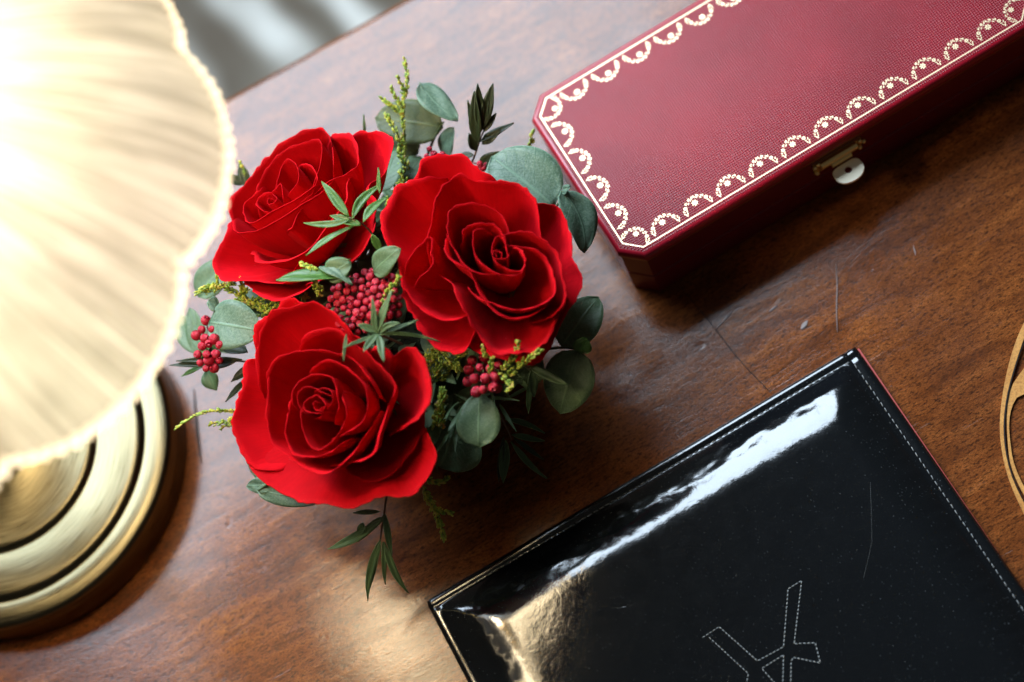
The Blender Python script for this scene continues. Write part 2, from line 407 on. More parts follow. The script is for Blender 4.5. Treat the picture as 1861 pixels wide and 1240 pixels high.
# ------------------------------------------------------------------ table
EA = math.radians(25.7)
TU = Vector((math.cos(EA), math.sin(EA), 0)); TV = Vector((math.sin(EA), -math.cos(EA), 0))   # along the edge, in from the edge
TE = at(412, 172)
table = empty('table', (0.1, -0.1, -0.75), 'polished reddish brown wooden table under the lamp, roses, box and portfolio', 'table')
def edge_profile():
    p = [(0.9, 0.0), (0.5, 0.0), (0.2, 0.0), (0.05, 0.0), (0.0065, 0.0)]
    for k in range(1, 9):
        a = math.pi / 2 * k / 8; p.append((0.0060 - 0.0060 * math.sin(a), -0.0060 + 0.0060 * math.cos(a)))
    p += [(0.0, -0.016), (0.003, -0.020), (0.012, -0.0215), (0.9, -0.0215)]
    return p
mb = MB(); prof = edge_profile(); nseg = 30
mb.grid([[TE + TU * (-0.75 + 1.75 * i / nseg) + TV * d + Vector((0, 0, z)) for i in range(nseg + 1)] for d, z in prof])
top = mb.build('tabletop', M['wood'], table)
for dx, dy in ((-0.65, 0.08), (0.9, 0.08), (-0.65, 0.82), (0.9, 0.82)):
    mb = MB(); c = TE + TU * dx + TV * dy
    mb.lathe([(0.001, -0.75), (0.016, -0.75), (0.02, -0.6), (0.028, -0.1), (0.03, -0.0216)], 20, (c.x, c.y, 0)); mb.build('leg', M['wood'], table)
# satinwood scroll let into the top (right of the photograph)
def zs(zx, zy): return (1400 + zx / 2.067, 360 + zy / 2.067)
def inlay(left, right, n=24, z=0.0012, mat='inlay', name='inlay_scroll'):
    L = catmull([at(*zs(*p), z) for p in left], n); R = catmull([at(*zs(*p), z) for p in right], n)
    mb = MB(); dn = Vector((0, 0, -0.0016)); mb.grid([[a + dn for a in L], L, R, [a + dn for a in R]]); o = mb.build(name, M[mat], top, smooth=False)
    o.matrix_parent_inverse = Matrix.Identity(4) @ Matrix.Translation(-Vector(table.location)) if False else o.matrix_parent_inverse
    return o
SCROLLS = [
 ([(1010, 400), (953, 468), (905, 590), (872, 740), (862, 880), (885, 1020), (935, 1150), (1010, 1290)],
  [(1040, 420), (975, 480), (928, 600), (888, 745), (876, 880), (897, 1015), (950, 1140), (1030, 1270)], 'inlay'),
 ([(1040, 540), (985, 600), (945, 650), (908, 705), (893, 765), (888, 840), (893, 930), (905, 1010), (950, 1110), (1030, 1235)],
  [(1060, 690), (1010, 710), (960, 735), (928, 748), (906, 790), (897, 850), (903, 930), (918, 1005), (962, 1100), (1045, 1220)], 'inlay'),
]
for a, b, mt in SCROLLS: inlay(a, b, mat=mt)
def strip_mark(name, pts, w, mat, z=0.0006):
    P = catmull([at(x, y, z) for x, y in pts], 14); mb = MB(); A = []; B = []
    for i, p in enumerate(P):
        t = (P[min(i + 1, 13)] - P[max(i - 1, 0)]).normalized(); s = Vector((-t.y, t.x, 0)) * w * (0.25 + 0.75 * math.sin(math.pi * i / 13))
        A.append(p + s); B.append(p - s)
    dn = Vector((0, 0, -0.0009)); mb.grid([[p + dn for p in A], A, B, [p + dn for p in B]]); return mb.build(name, mat, top, smooth=False)
strip_mark('veneer_seam', [(1236, 520), (1290, 585), (1345, 655), (1402, 715)], 0.00020, M['groove'])
strip_mark('scratch', [(352, 708), (356, 760), (360, 800), (366, 842)], 0.0007, M['groove'])
M['pale_scratch'] = simple('pale_scuff', (0.24, 0.19, 0.17), 0.30)
for pts, w in (([(1519, 478), (1521, 520), (1520, 565), (1522, 604)], .00018), ([(1456, 598), (1460, 592), (1464, 587), (1467, 583)], .0010), ([(1398, 566), (1403, 562), (1408, 558), (1412, 555)], .00028), ([(1300, 600), (1308, 590), (1318, 580), (1330, 566)], .00016), ([(1660, 446), (1661, 452), (1663, 458), (1664, 464)], .00025)):
    strip_mark('scuff', pts, w, M['pale_scratch'])
# inlay outline
for a, b, mt in SCROLLS[:1]:
    strip_mark('inlay_outline', [zs(x + 3, y) for x, y in b[1:-1]], 0.0003, M['groove'], z=0.0018)

# ------------------------------------------------------------------ jewellery box
BH = 0.0445; BA = math.radians(28.1)
bu = Vector((math.cos(BA), math.sin(BA), 0)); bv = Vector((-math.sin(BA), math.cos(BA), 0))
BL, BW, BC = 0.2345, 0.1090, 0.0100
n0 = at(1172, 466, BH); n0.z = 0; BO = n0 - bu * BC
def bp(u, v, z): return BO + bu * u + bv * v + Vector((0, 0, z))
box = empty('presentation_box', bp(BL / 2, BW / 2, 0), 'long dark red leather presentation box with cut corners and gilt garland border', 'box')
def octo(inset, z):
    i = inset; c = BC - inset * (2 - math.sqrt(2)) + inset * 0.0; c = BC + (-2 + math.sqrt(2)) * inset * 1.0
    q = [(i + c, i), (BL - i - c, i), (BL - i, i + c), (BL - i, BW - i - c), (BL - i - c, BW - i), (i + c, BW - i), (i, BW - i - c), (i, i + c)]
    return [bp(u, v, z) for u, v in q]
def octobody(name, levels, mat, capmat=None, cap=True):
    mb = MB(); mb.grid([octo(i, z) for i, z in levels], True); n = len(levels)
    if cap: mb.f.append(tuple(range(8))[::-1]); mb.f.append(tuple((n - 1) * 8 + k for k in range(8)))
    o = mb.build(name, mat, box); autosmooth(o, 32); return o
octobody('body', [(0.0016, 0.0), (0.0010, 0.0010), (0.0010, 0.0180), (0.0018, 0.0184), (0.0018, 0.0192), (0.0010, 0.0196), (0.0010, 0.0366), (0.0022, 0.0368)], M['box_side'])
octobody('gilt_seam', [(0.0012, 0.0369), (0.0005, 0.0372), (0.0005, 0.0379), (0.0012, 0.0381)], M['gold_line'])
lid = octobody('lid', [(0.0012, 0.0383), (0.0000, 0.0388), (-0.0003, 0.0402), (0.0000, 0.0424), (0.0005, 0.0436), (0.0013, 0.0443), (0.0022, BH)], M['lid_edge'])
octobody('lid_panel', [(0.0022, BH - 0.0006), (0.0023, BH + 0.00015), (0.0028, BH + 0.00025)], M['lid'])
LZ = BH + 0.00040
mb = MB(); mb.grid([octo(0.0042, LZ - 0.0002), octo(0.0042, LZ), octo(0.00475, LZ), octo(0.00475, LZ - 0.0002)], True); mb.build('gilt_border_line', M['foil'], box, smooth=False)
# one garland: arc of leaves, two little flowers, a rosette (local x along the edge, y inwards, mm)
def garland_mesh():
    mb = MB()
    def oval(cx, cy, rx, ry, ang, n=9):
        rx *= 0.82; ry *= 0.70
        a = [Vector((cx + rx * math.cos(t) * math.cos(ang) - ry * math.sin(t) * math.sin(ang), cy + rx * math.cos(t) * math.sin(ang) + ry * math.sin(t) * math.cos(ang), 0)) * 0.001 for t in [2 * math.pi * k / n for k in range(n)]]
        o = len(mb.v); mb.v += [tuple(p) for p in a]; mb.f.append(tuple(range(o, o + n)))
    def ring(cx, cy, r0, r1, n=12):
        A = []; B = []
        for k in range(n):
            t = 2 * math.pi * k / n; w = 1 + 0.16 * math.cos(6 * t)
            A.append(Vector((cx + r0 * math.cos(t), cy + r0 * math.sin(t), 0)) * 0.001); B.append(Vector((cx + r1 * w * math.cos(t), cy + r1 * w * math.sin(t), 0)) * 0.001)
        mb.grid([A, B], True)
    RX, RY = 6.7, 6.9
    def arc(d, off=0.0):
        t = math.radians(d); return ((RX + off) * math.cos(t), (RY + off) * math.sin(t) + 0.2)
    for d, off, rx, ry, da in [(8, -0.1, .95, .38, 62), (15, 0.6, .8, .34, 40), (15, -0.7, .8, .34, 95), (24, 0.75, .8, .36, 40), (26, -0.6, .7, .34, 100),
                               (52, 0.7, .8, .4, 20), (60, -0.35, .75, .38, 80), (70, 0.75, .8, .42, 15), (76, -0.15, .6, .36, 60), (86, 0.85, .75, .42, 0), (95, 0.35, .6, .4, -30), (104, 0.8, .8, .42, -15)]:
        for sg in (0, 1):
            x, y = arc(d, off); a = math.radians(d + da)
            if sg: x, a = -x + 0.2, math.pi - a
            oval(x, y, rx, ry, a)
    for d in (38, 142):
        x, y = arc(d, 0.1); ring(x, y, 0.34, 0.86)
        for k in range(2): pass
    for d in (122, 58):
        x, y = arc(d, 0.65); oval(x, y, .7, .4, math.radians(d + 90))
    for k in range(7):
        t = 2 * math.pi * k / 7; oval(1.0 * math.cos(t) - .3, 4.75 + 1.0 * math.sin(t), .66, .50, t)
    oval(-.3, 4.75, .50, .50, 0, 10)
    me = bpy.data.meshes.new('garland'); me.from_pydata(mb.v, [], mb.f)
    me.materials.append(M['foil']); return me
GM = garland_mesh()
def garland(u, v, ang, s=1.0):
    o = bpy.data.objects.new('garland', GM); COL.objects.link(o); o.parent = box
    p = bp(u, v, LZ) - Vector(box.location); o.location = p; o.rotation_euler = (0, 0, BA + ang); o.scale = (s, s, 1)
gi = 0.0056
for k in range(11):
    u = 0.0262 + 0.0182 * k
    garland(u, gi, 0, 1.07); garland(u, BW - gi, math.pi, 1.07)
for k in range(4):
    v = 0.0270 + 0.01835 * k
    garland(gi, v, -math.pi / 2, 1.07); garland(BL - gi, v, math.pi / 2, 1.07)
cg = 0.0092
for u, v, a in ((cg, cg, -math.pi / 4), (BL - cg, cg, math.pi / 4), (BL - cg, BW - cg, 3 * math.pi / 4), (cg, BW - cg, -3 * math.pi / 4)): garland(u, v, a, 0.98)
# latch on the near long side
def latch():
    # middle of the latch on the front face: find u for the pixel
    p = at(1528, 292, 0.030); u = (p - BO).dot(bu); z0 = 0.0300
    def q(du, out, dz): return bp(u + du, 0.0010 - out, z0 + dz)
    mb = MB()
    for dz, hl in ((0.0024, 0.0135), (-0.0030, 0.0135)):
        mb.grid([[q(-hl, o, dz + a) for o, a in ((0, -.0018), (.0008, -.0018), (.0008, .0018), (0, .0018))], [q(hl, o, dz + a) for o, a in ((0, -.0018), (.0008, -.0018), (.0008, .0018), (0, .0018))]])
    pl = mb.build('latch_plate', M['brass_polished'], box, smooth=False)
    mb = MB(); mb.tube([q(-0.0100, .0024, 0.0030), q(0.0100, .0024, 0.0030)], .0018, n=14); mb.tube([q(-0.0048, .0026, -0.0010), q(0.0062, .0026, -0.0010)], .0018, n=14)
    o = mb.build('hinge_barrel', M['brass_polished'], pl); autosmooth(o)
    for du, dz in ((-0.0128, 0.0030), (-0.0108, 0.0040), (0.0122, 0.0034), (-0.0122, -0.0032), (0.0118, -0.0026), (0.0142, 0.0010)):
        mb = MB(); mb.ball(q(du, .0016, dz), .0013, 10, 7); mb.build('rivet', M['brass_polished'], pl)
    # tab: half-oval plate with a hole standing nearly level
    mb = MB(); n = 40; outer = []; inner = []; c0 = 0.0070
    for k in range(n):
        t = 2 * math.pi * k / n; x = math.cos(t); y = math.sin(t)
        py_ = c0 + (0.0056 * y if y > 0 else -0.0050 * (abs(y) ** 0.30)); px_ = (0.0078 if y > 0 else 0.0078 - 0.0018 * abs(y)) * (abs(x) ** (0.9 if y > 0 else 0.35)) * (1 if x > 0 else -1)
        outer.append((px_, py_)); inner.append((0.0017 * x, c0 - 0.0008 + 0.0017 * y))
    def T(pt, th): return q(0.0008 + pt[0], 0.0026 + pt[1], -0.0022 - pt[1] * 0.10 + th)
    mb.grid([[T(p, -.0008) for p in inner], [T(p, -.0008) for p in outer], [T((p[0] * 1.01, p[1]), -.0002) for p in outer], [T((p[0] * .97, c0 + (p[1] - c0) * .96), 0.0002) for p in outer], [T(p, 0.0002) for p in inner], [T(p, -.0008) for p in inner]], True)
    o = mb.build('latch_tab', M['brass_pale'], pl); autosmooth(o, 40)
latch()

# ------------------------------------------------------------------ black patent portfolio
WA = math.radians(27.85)
wu = Vector((math.cos(WA), math.sin(WA), 0)); wv = Vector((math.sin(WA), -math.cos(WA), 0))
WO = at(772, 1092, 0.004); WO.z = 0
_e = at(1556, 630, 0.004); WL = (_e - WO).dot(wu); WD = 0.21
port = empty('leather_portfolio', WO + wu * WL / 2 + wv * WD / 2, 'padded glossy black patent leather portfolio with stitched emblem and red edge', 'portfolio')
def wp(u, v, z): return WO + wu * u + wv * v + Vector((0, 0, z))
def sstep(a, b, x):
    t = max(0.0, min(1.0, (x - a) / (b - a))); return t * t * (3 - 2 * t)
def wz(u, v):
    dl, dr, dt, db = u, WL - u, v, WD - v
    def pf(t): return 1 - (1 - max(0.0, min(1.0, t))) ** 2.2
    a = [(dl - 0.004) / 0.030, (dr - 0.0082) / 0.023, (dt - 0.0066) / 0.030, (db - 0.006) / 0.025]
    k = 14.0; tm = -math.log(sum(math.exp(-k * min(2.0, max(-0.5, q))) for q in a)) / k
    s = pf(tm); z = 0.0050 + 0.0096 * s
    for d in (dr, dt): z -= 0.0006 * math.exp(-((d - 0.0056) / 0.0010) ** 2)
    e = min(dl, dr, dt, db); z -= 0.0022 * (1 - min(1, e / 0.0022)) ** 2
    q = mnoise.noise(Vector((u * 70, v * 230, 0.3))) + 0.5 * mnoise.noise(Vector((u * 210, v * 300, 2.3))); q2 = mnoise.noise(Vector((u * 30, v * 34, 4.1)))
    z += (0.00034 * q * (4 * s * (1 - s)) + 0.00014 * q2 * s)
    return z
mb = MB(); NU, NV = 240, 210
us = [WL * i / NU for i in range(NU + 1)]; vs = [WD * j / NV for j in range(NV + 1)]
cr = 0.004
def rc(u, v):   # round the corners a little
    for cu, cv in ((cr, cr), (WL - cr, cr)):
        du, dv = u - cu, v - cv
        if (u < cr or u > WL - cr) and v < cr and ((u < cr) == (cu == cr)):
            L = math.hypot(du, dv); mx = max(abs(du), abs(dv))
            k = 0.55 if cu == cr else 0.25
            if L > 1e-9: f = (1 - k) + k * mx / L; return cu + du * f, cv + dv * f
    return u, v
rows = []
for v in vs: rows.append([wp(*rc(u, v), wz(u, v)) for u in us])
mb.grid(rows)
cover = mb.build('cover', M['patent'], port)
mb = MB(); per = [(u, 0) for u in us] + [(WL, v) for v in vs[1:]] + [(u, WD) for u in us[::-1][1:]] + [(0, v) for v in vs[::-1][1:-1]]
mb.grid([[wp(*rc(u, v), wz(u, v)) for u, v in per], [wp(*rc(u, v), 0.0022) for u, v in per]], True); mb.build('cover_edge', M['patent'], port)
mb = MB()
lo, hi = 0.0003, 0.0021
q4 = [(0.002, 0.0014), (WL + 0.0009, 0.0016), (WL - 0.0004, WD), (0.002, WD)]
mb.add([wp(u, v, z) for z in (lo, hi) for u, v in q4], [(3, 2, 1, 0), (4, 5, 6, 7), (0, 1, 5, 4), (1, 2, 6, 5), (2, 3, 7, 6), (3, 0, 4, 7)])
mb.build('red_lining', M['red_lining'], port, smooth=False)
def stitches(name, lines, pitch, ln, r, mat, parent):
    mb = MB()
    for P in lines:
        for a, b in zip(P[:-1], P[1:]):
            a = Vector((a[0], a[1])); b = Vector((b[0], b[1])); L = (b - a).length; n = max(1, round(L / pitch)); d = (b - a) / L
            for k in range(n):
                c = a + d * L * (k + 0.5) / n; jt = random.uniform(-.06, .06); dd = Vector((d.x * math.cos(jt + .1) - d.y * math.sin(jt + .1), d.x * math.sin(jt + .1) + d.y * math.cos(jt + .1)))
                pts = []
                for s_, up in ((-0.5, -0.00005), (-0.25, 0.00016), (0.25, 0.00016), (0.5, -0.00005)):
                    x = c + dd * ln * s_; pts.append(wp(x.x, x.y, wz(x.x, x.y) + up))
                mb.tube(pts, r, n=6)
    o = mb.build(name, mat, parent); o['kind'] = 'stuff'; return o
stitches('edge_stitching', [[(WL - 0.0056, 0.008), (WL - 0.0056, WD - 0.01)], [(WL - 0.030, 0.0058), (WL - 0.0066, 0.0062)]], 0.0033, 0.0024, 0.00026, M['thread'], port)
stitches('edge_stitching', [[(0.012, 0.0056), (WL - 0.031, 0.0056)]], 0.0033, 0.0024, 0.00026, M['thread_dark'], port)
def ez(zx, zy):
    p = at(1220 + zx / 5.474, 1020 + zy / 5.474, 0.0135) - WO; return (p.dot(wu), p.dot(wv))
EMB = [[(310, 770), (480, 660), (860, 1000), (1120, 860), (1165, 285), (1300, 200), (1225, 830), (1435, 820), (1485, 1020), (1215, 965), (1195, 1010), (1190, 1330)],
       [(375, 760), (770, 1125), (735, 1330)], [(1110, 1330), (1120, 940), (905, 1075), (1130, 1330)]]
stitches('stitched_emblem', [[ez(*p) for p in L] for L in EMB], 0.00185, 0.00115, 0.00020, M['thread_bright'], port)
def mk(px, py):
    p = at(px, py, 0.0135) - WO; return (p.dot(wu), p.dot(wv))
stitches('crease_mark', [[mk(1582, 878), (mk(1584, 930)), mk(1585, 985), mk(1579, 1015), mk(1570, 1052)]], 0.0009, 0.0004, 0.00011, M['thread'], port)

# ------------------------------------------------------------------ lamp
LB = Vector((-0.2613, -0.0480, 0)); LS = Vector((-0.1640, -0.0525, 0)); LZR = 0.292; LR = 0.1215
lamp = empty('table_lamp', LB, 'brass table lamp with lit fluted glass shade on a stepped round base', 'lamp')
mb = MB(); mb.lathe([(0.0005, 0.0), (0.0893, 0.0), (0.0903, 0.0012), (0.0900, 0.0190), (0.0893, 0.0212), (0.0878, 0.0222), (0.0786, 0.0232), (0.0774, 0.0230), (0.0767, 0.0232), (0.0760, 0.0242), (0.0750, 0.0251), (0.0738, 0.0256), (0.0722, 0.0259),
    (0.0546, 0.0276), (0.0534, 0.0274), (0.0527, 0.0276), (0.0520, 0.0286), (0.0510, 0.0295), (0.0498, 0.0300), (0.0482, 0.0303), (0.0200, 0.0335), (0.0160, 0.0370), (0.0130, 0.0500), (0.0085, 0.0560), (0.0080, 0.0700)], 160, LB)
def shift_origin(o, p):
    p = Vector(p); o.data.transform(Matrix.Translation(-p)); o.location = o.location + p
b = mb.build('base', M['brass'], lamp); shift_origin(b, LB); autosmooth(b, 40)
mb = MB(); pts = [LB + Vector((0, 0, 0.06)), LB + Vector((-0.01, 0, 0.16)), LB + Vector((-0.005, 0, 0.27)), LB + Vector((0.02, 0, 0.37)), LB + Vector((0.06, 0, 0.415)), LS + Vector((-0.005, 0, 0.42)), LS + Vector((0, 0, 0.40)), LS + Vector((0, 0, 0.375))]
mb.tube(catmull(pts, 40), 0.0065, n=14); mb.build('stem', M['brass_polished'], lamp)
mb = MB(); mb.lathe([(0.001, 0.402), (0.02, 0.400), (0.030, 0.392), (0.033, 0.376), (0.031, 0.374)], 48, LS); mb.build('shade_holder', M['brass_polished'], lamp)
def shade_pt(th, s, off=0.0):
    # s 0 at the rim .. 1 at the neck
    lobe = 2 * abs(math.sin(4 * (th + math.radians(18)))) ** 0.6 - 1; rib = math.cos(150 * th)
    r = LR * (1 - 0.02) * (1 - s) ** 0.9 + 0.031 * s ** 0.9 if False else None
    k = s
    r = 0.0305 + (LR - 0.0305) * (1 - k ** 1.25); z = LZR + 0.088 * (k ** 0.80)
    fl = (1 - s) ** 3
    r += 0.0042 * fl * lobe + 0.00085 * rib * (1 - 0.6 * s) + off
    z += 0.0050 * fl * (1 - lobe) * 0.6
    return LS + Vector((r * math.cos(th), r * math.sin(th), z))
mb = MB(); NT_ = 900; NS_ = 26
mb.grid([[shade_pt(2 * math.pi * k / NT_, j / NS_) for k in range(NT_)] for j in range(NS_ + 1)], True)
sh = mb.build('shade', M['shade'], lamp); shift_origin(sh, LS)
def rim_pt(th, j):
    p = shade_pt(th, 0.0); bead = abs(math.sin(60 * th)); d = Vector((math.cos(th), math.sin(th), 0))
    o, dz = ((0.0, 0.0), (0.0012, -0.0012), (0.0016, -0.0032), (0.0010, -0.0050), (-0.0004, -0.0062))[j]
    return p + d * (o + 0.0007 * bead * math.sin(math.pi * j / 4)) + Vector((0, 0, dz * (0.75 + 0.35 * bead)))
mb = MB(); mb.grid([[rim_pt(2 * math.pi * k / 960, j) for k in range(960)] for j in range(5)], True)
rb = mb.build('glass_rim', M['shade_rim'], sh)
mb = MB(); mb.ball(LS + Vector((0, 0, 0.335)), 0.021, 20, 14, (1, 1, 1.25)); mb.build('bulb', M['bulb'], lamp)
pl = bpy.data.lights.new('bulb_light', 'POINT'); pl.energy = 0.8; pl.color = (1.0, 0.77, 0.45); pl.shadow_soft_size = 0.028
po = bpy.data.objects.new('bulb_light', pl); COL.objects.link(po); po.location = LS + Vector((0, 0, 0.335))

# ------------------------------------------------------------------ flower pot
PC = Vector((-0.038, -0.012, 0))
pot = empty('flower_pot', PC, 'dark round pot hidden under the three red roses', 'pot')
mb = MB(); mb.lathe([(0.001, 0), (0.036, 0), (0.040, 0.004), (0.047, 0.03), (0.049, 0.052), (0.047, 0.055), (0.044, 0.052), (0.040, 0.02), (0.001, 0.015)], 56, PC); mb.build('pot_wall', M['pot'], pot)
mb = MB(); mb.ball(PC + Vector((0, 0, 0.048)), 0.047, 36, 18, (1, 1, 0.66)); o = mb.build('moss', M['moss'], pot); o['kind'] = 'stuff'
# ------------------------------------------------------------------ roses
class Rose:
    def __init__(s, label, cpx, z, axis, zoom, depth=0.046):
        s.c = at(cpx[0], cpx[1], z); s.a = Vector(axis).normalized(); s.zoom = zoom; s.d = depth
        s.e1 = (Vector((1, 0, 0)) - s.a * s.a.x).normalized(); s.e2 = s.a.cross(s.e1)
        s.root = empty('rose', s.c - s.a * depth, label, 'rose', 'roses in the flower pot'); s.k = 0
    def loc(s, zx, zy, h):
        ox, oy, sc = s.zoom; p = at_plane(ox + zx / sc, oy + zy / sc, s.c + s.a * h * 0.001, s.a) - s.c
        return Vector((p.dot(s.e1), p.dot(s.e2), h * 0.001))
    def petal(s, pts, flare=0.1, lip=2.0, curl=110, cols=40, wav=0.60, base=0.005, local=False, belly=0.45, endtuck=4.0):
        P = [Vector((p[0], p[1], p[2])) * 0.001 if local else s.loc(*p) for p in pts]
        # the ends of a petal tuck down behind its neighbours
        P = catmull(P, cols); s.k += 1; sd = s.k * 3.7 + s.c.x * 50
        rows = []; KB, KL = 16, 8; hb = -s.d
        colsv = []
        for i, p in enumerate(P):
            u = 2 * i / (cols - 1) - 1; e = max(0, 1 - abs(u)); ef = min(1, e / 0.22)
            rho = max(0.0012, math.hypot(p.x, p.y)); th = math.atan2(p.y, p.x); h = p.z - endtuck * 0.001 * (1 - ef) ** 2 + 0.0009 * min(1, rho / 0.02) * mnoise.noise(Vector((u * 3.1, sd, 3.3)))
            lipn = lip * 0.00105 * (0.35 + 0.65 * ef) * (1 + 0.85 * mnoise.noise(Vector((u * 2.2, sd, 0.5))))
            cu = math.radians(curl * 0.45) * (0.55 + 0.45 * ef) * (1 + 0.6 * mnoise.noise(Vector((u * 1.8, sd, 7.5))))
            rc_ = max(0.001, rho - 0.55 * lipn * (1 if curl > 30 else 0.3)); rb_ = min(base, rc_ * 0.5)
            C = (rb_ + (rc_ - rb_) * (1.06 - flare), hb + belly * (h - hb) * (1 - flare * 0.35))
            col = []
            for j in range(KB):
                t = j / (KB - 1); t = 1 - (1 - t) ** 1.25
                r = (1 - t) ** 2 * rb_ + 2 * t * (1 - t) * C[0] + t * t * rc_
                z = (1 - t) ** 2 * hb + 2 * t * (1 - t) * C[1] + t * t * h
                w = wav * 0.001 * t * t * (mnoise.noise(Vector((u * 3.0, t * 2.0, sd))) * 2.2 + 0.5 * mnoise.noise(Vector((u * 9.0, t * 3.0, sd + 9))))
                col.append((r + w * min(1, rho / 0.012), z))
            tg = math.atan2(rc_ - C[0], max(1e-5, h - C[1]))     # lean of the wall at the crest
            r, z = col[-1]; st = lipn / KL
            for j in range(KL):
                ang = tg + cu * ((j + 1) / KL) ** 1.1
                nk = 0.00016 * lip * ((j + 1) / KL) ** 2 * (mnoise.noise(Vector((u * 11, sd, 1.7))) + 0.6 * mnoise.noise(Vector((u * 27, sd, 8.7))))
                r += st * math.sin(ang) + nk; z += st * math.cos(ang) + nk; col.append((r, z))
            colsv.append([s.c + s.e1 * (r * math.cos(th)) + s.e2 * (r * math.sin(th)) + s.a * z for r, z in col])
        rows = [[c[j] for c in colsv] for j in range(KB + KL)]
        mb = MB(); mb.grid(rows); o = mb.build('petal', M['petal'], s.root, uvn=cols)
        md = o.modifiers.new('thickness', 'SOLIDIFY'); md.thickness = 0.00026; md.offset = 0
        return o
    def swirl(s, specs):
        # specs: radius mm, start deg, sweep deg, top mm, growth mm
        for R, a0, sw, h, gr in specs:
            pts = []
            for k in range(9):
                t = k / 8; a = math.radians(a0 + sw * t); r = (R + gr * t) * (1 + 0.17 * math.sin(2 * a + R * 3) + 0.08 * math.sin(3 * a + R))
                pts.append((r * math.cos(a) + 0.35 * math.sin(R * 5), r * math.sin(a) + 0.35 * math.cos(R * 7), h - 1.6 * (2 * t - 1) ** 2 + 0.5 * math.sin(a * 2 + R)))
            s.petal(pts, flare=0.0, lip=0.55, curl=70, local=True, wav=0.10, base=0.001, endtuck=1.0, cols=34)

# --- lower left rose
rC = Rose('red rose nearest the lamp base, lowest of the three, open towards the viewer', (578, 735), 0.112, (-0.10, -0.26, 1.0), (300, 500, 2.696))
rC.swirl([(1.3, 40, 300, 1.5, 1.3), (3.0, 200, 290, 1.6, 1.5), (4.6, 80, 250, 1.4, 1.3), (6.4, 250, 230, 1.0, 1.0), (7.2, 20, 200, 0.8, 1.8)])
rC.petal([(860, 560, -1), (895, 640, .3), (880, 730, .5), (830, 810, .5), (750, 856, .6), (690, 800, .6), (665, 700, 0), (680, 620, -2)], .03, 1.1, 90)
rC.petal([(640, 680, -2), (618, 610, 0), (660, 520, .8), (740, 482, 1), (820, 510, .8), (855, 590, .3), (850, 680, -1), (815, 730, -2)], .03, 1.1, 95)
rC.petal([(640, 560, -4), (605, 680, -1), (596, 800, 0), (630, 885, 0), (720, 905, -.5), (830, 870, -1), (900, 800, -3)], .05, 1.5, 100)
rC.petal([(690, 470, -3), (790, 424, 0), (900, 450, .5), (985, 540, .5), (1004, 640, .3), (960, 735, 0), (870, 785, -1.5), (800, 800, -4)], .06, 1.6, 100)
rC.petal([(506, 560, -4), (512, 490, -1), (565, 395, 0), (690, 368, 0), (830, 372, 0), (940, 425, -1), (1010, 520, -2), (1040, 600, -5)], .08, 1.8, 105)
rC.petal([(560, 420, -6), (508, 500, -1.5), (504, 650, -1.5), (515, 815, -1), (635, 920, -1.5), (740, 965, -2), (830, 968, -2), (930, 890, -3), (1010, 760, -4), (1040, 660, -7)], .12, 2.2, 110)
rC.petal([(640, 380, -8), (700, 305, -3), (835, 268, -2.5), (940, 345, -3), (1040, 420, -3), (1132, 530, -2), (1105, 640, -3), (1060, 780, -3), (1025, 890, -4), (890, 942, -6), (800, 940, -9)], .18, 2.6, 115)
rC.petal([(470, 600, -12), (455, 480, -8), (478, 270, -6), (540, 183, -5), (640, 160, -6), (735, 133, -6), (830, 190, -7), (930, 280, -9), (1010, 360, -12)], .26, 2.8, 110)
rC.petal([(990, 370, -14), (1080, 355, -10), (1130, 400, -9), (1185, 362, -8), (1252, 395, -8), (1302, 560, -9), (1270, 680, -10), (1190, 745, -11), (1085, 785, -15)], .30, 3.2, 150)
rC.petal([(480, 410, -18), (400, 415, -16), (395, 520, -15), (345, 690, -14), (362, 820, -15), (440, 945, -17), (560, 960, -20)], .40, 2.2, 80)
rC.petal([(365, 780, -20), (372, 845, -18), (440, 945, -18), (520, 1030, -18), (650, 1102, -18), (790, 1110, -18), (930, 1130, -18), (1060, 1080, -18), (1150, 1080, -18), (1235, 1068, -17), (1328, 900, -17), (1290, 780, -18), (1240, 690, -21)], .50, 3.0, 70, cols=60, wav=.5)
rC.petal([(440, 400, -20), (455, 260, -17), (520, 200, -16), (620, 120, -16), (690, 150, -17), (800, 180, -20)], .4, 2.0, 80)
rC.petal([(800, 900, -22), (980, 1000, -21), (1120, 960, -21), (1250, 800, -21), (1270, 600, -21), (1200, 480, -23)], .42, 2, 60)

# --- right rose
rB = Rose('largest red rose, right of the berries, beside the red box', (908, 464), 0.118, (0.22, -0.16, 1.0), (680, 260, 2.48))
rB.swirl([(1.2, 300, 300, 1.2, 1.0), (2.6, 100, 280, 1.6, 1.2)])
rB.petal([(600, 560, -2), (605, 500, 1), (590, 440, 1.5), (560, 415, 1.8), (538, 445, 1.5), (530, 490, 1.2), (548, 535, .8), (590, 556, 0)], .0, .9, 90)
rB.petal([(612, 480, -2), (650, 475, .5), (682, 520, 1), (672, 575, .8), (635, 582, .5), (600, 570, 0), (570, 550, -2)], .02, 1.3, 120)
rB.petal([(540, 400, -3), (490, 385, .5), (450, 400, 1), (440, 460, .8), (465, 530, .8), (530, 580, .8), (600, 604, .8), (662, 592, .5), (690, 540, -2)], .03, 1.1, 95)
rB.petal([(385, 460, -3), (398, 400, 0), (440, 375, 0.5), (500, 362, .8), (560, 380, .8), (592, 425, 0), (620, 480, -2)], .03, 1.3, 95)
rB.petal([(620, 470, -4), (600, 380, -1), (565, 315, 0), (510, 282, .3), (430, 275, .5), (338, 300, .3), (332, 390, 0), (345, 460, 0), (385, 535, 0), (430, 578, 0), (520, 602, -.3), (650, 600, -2)], .07, 1.8, 100, cols=52)
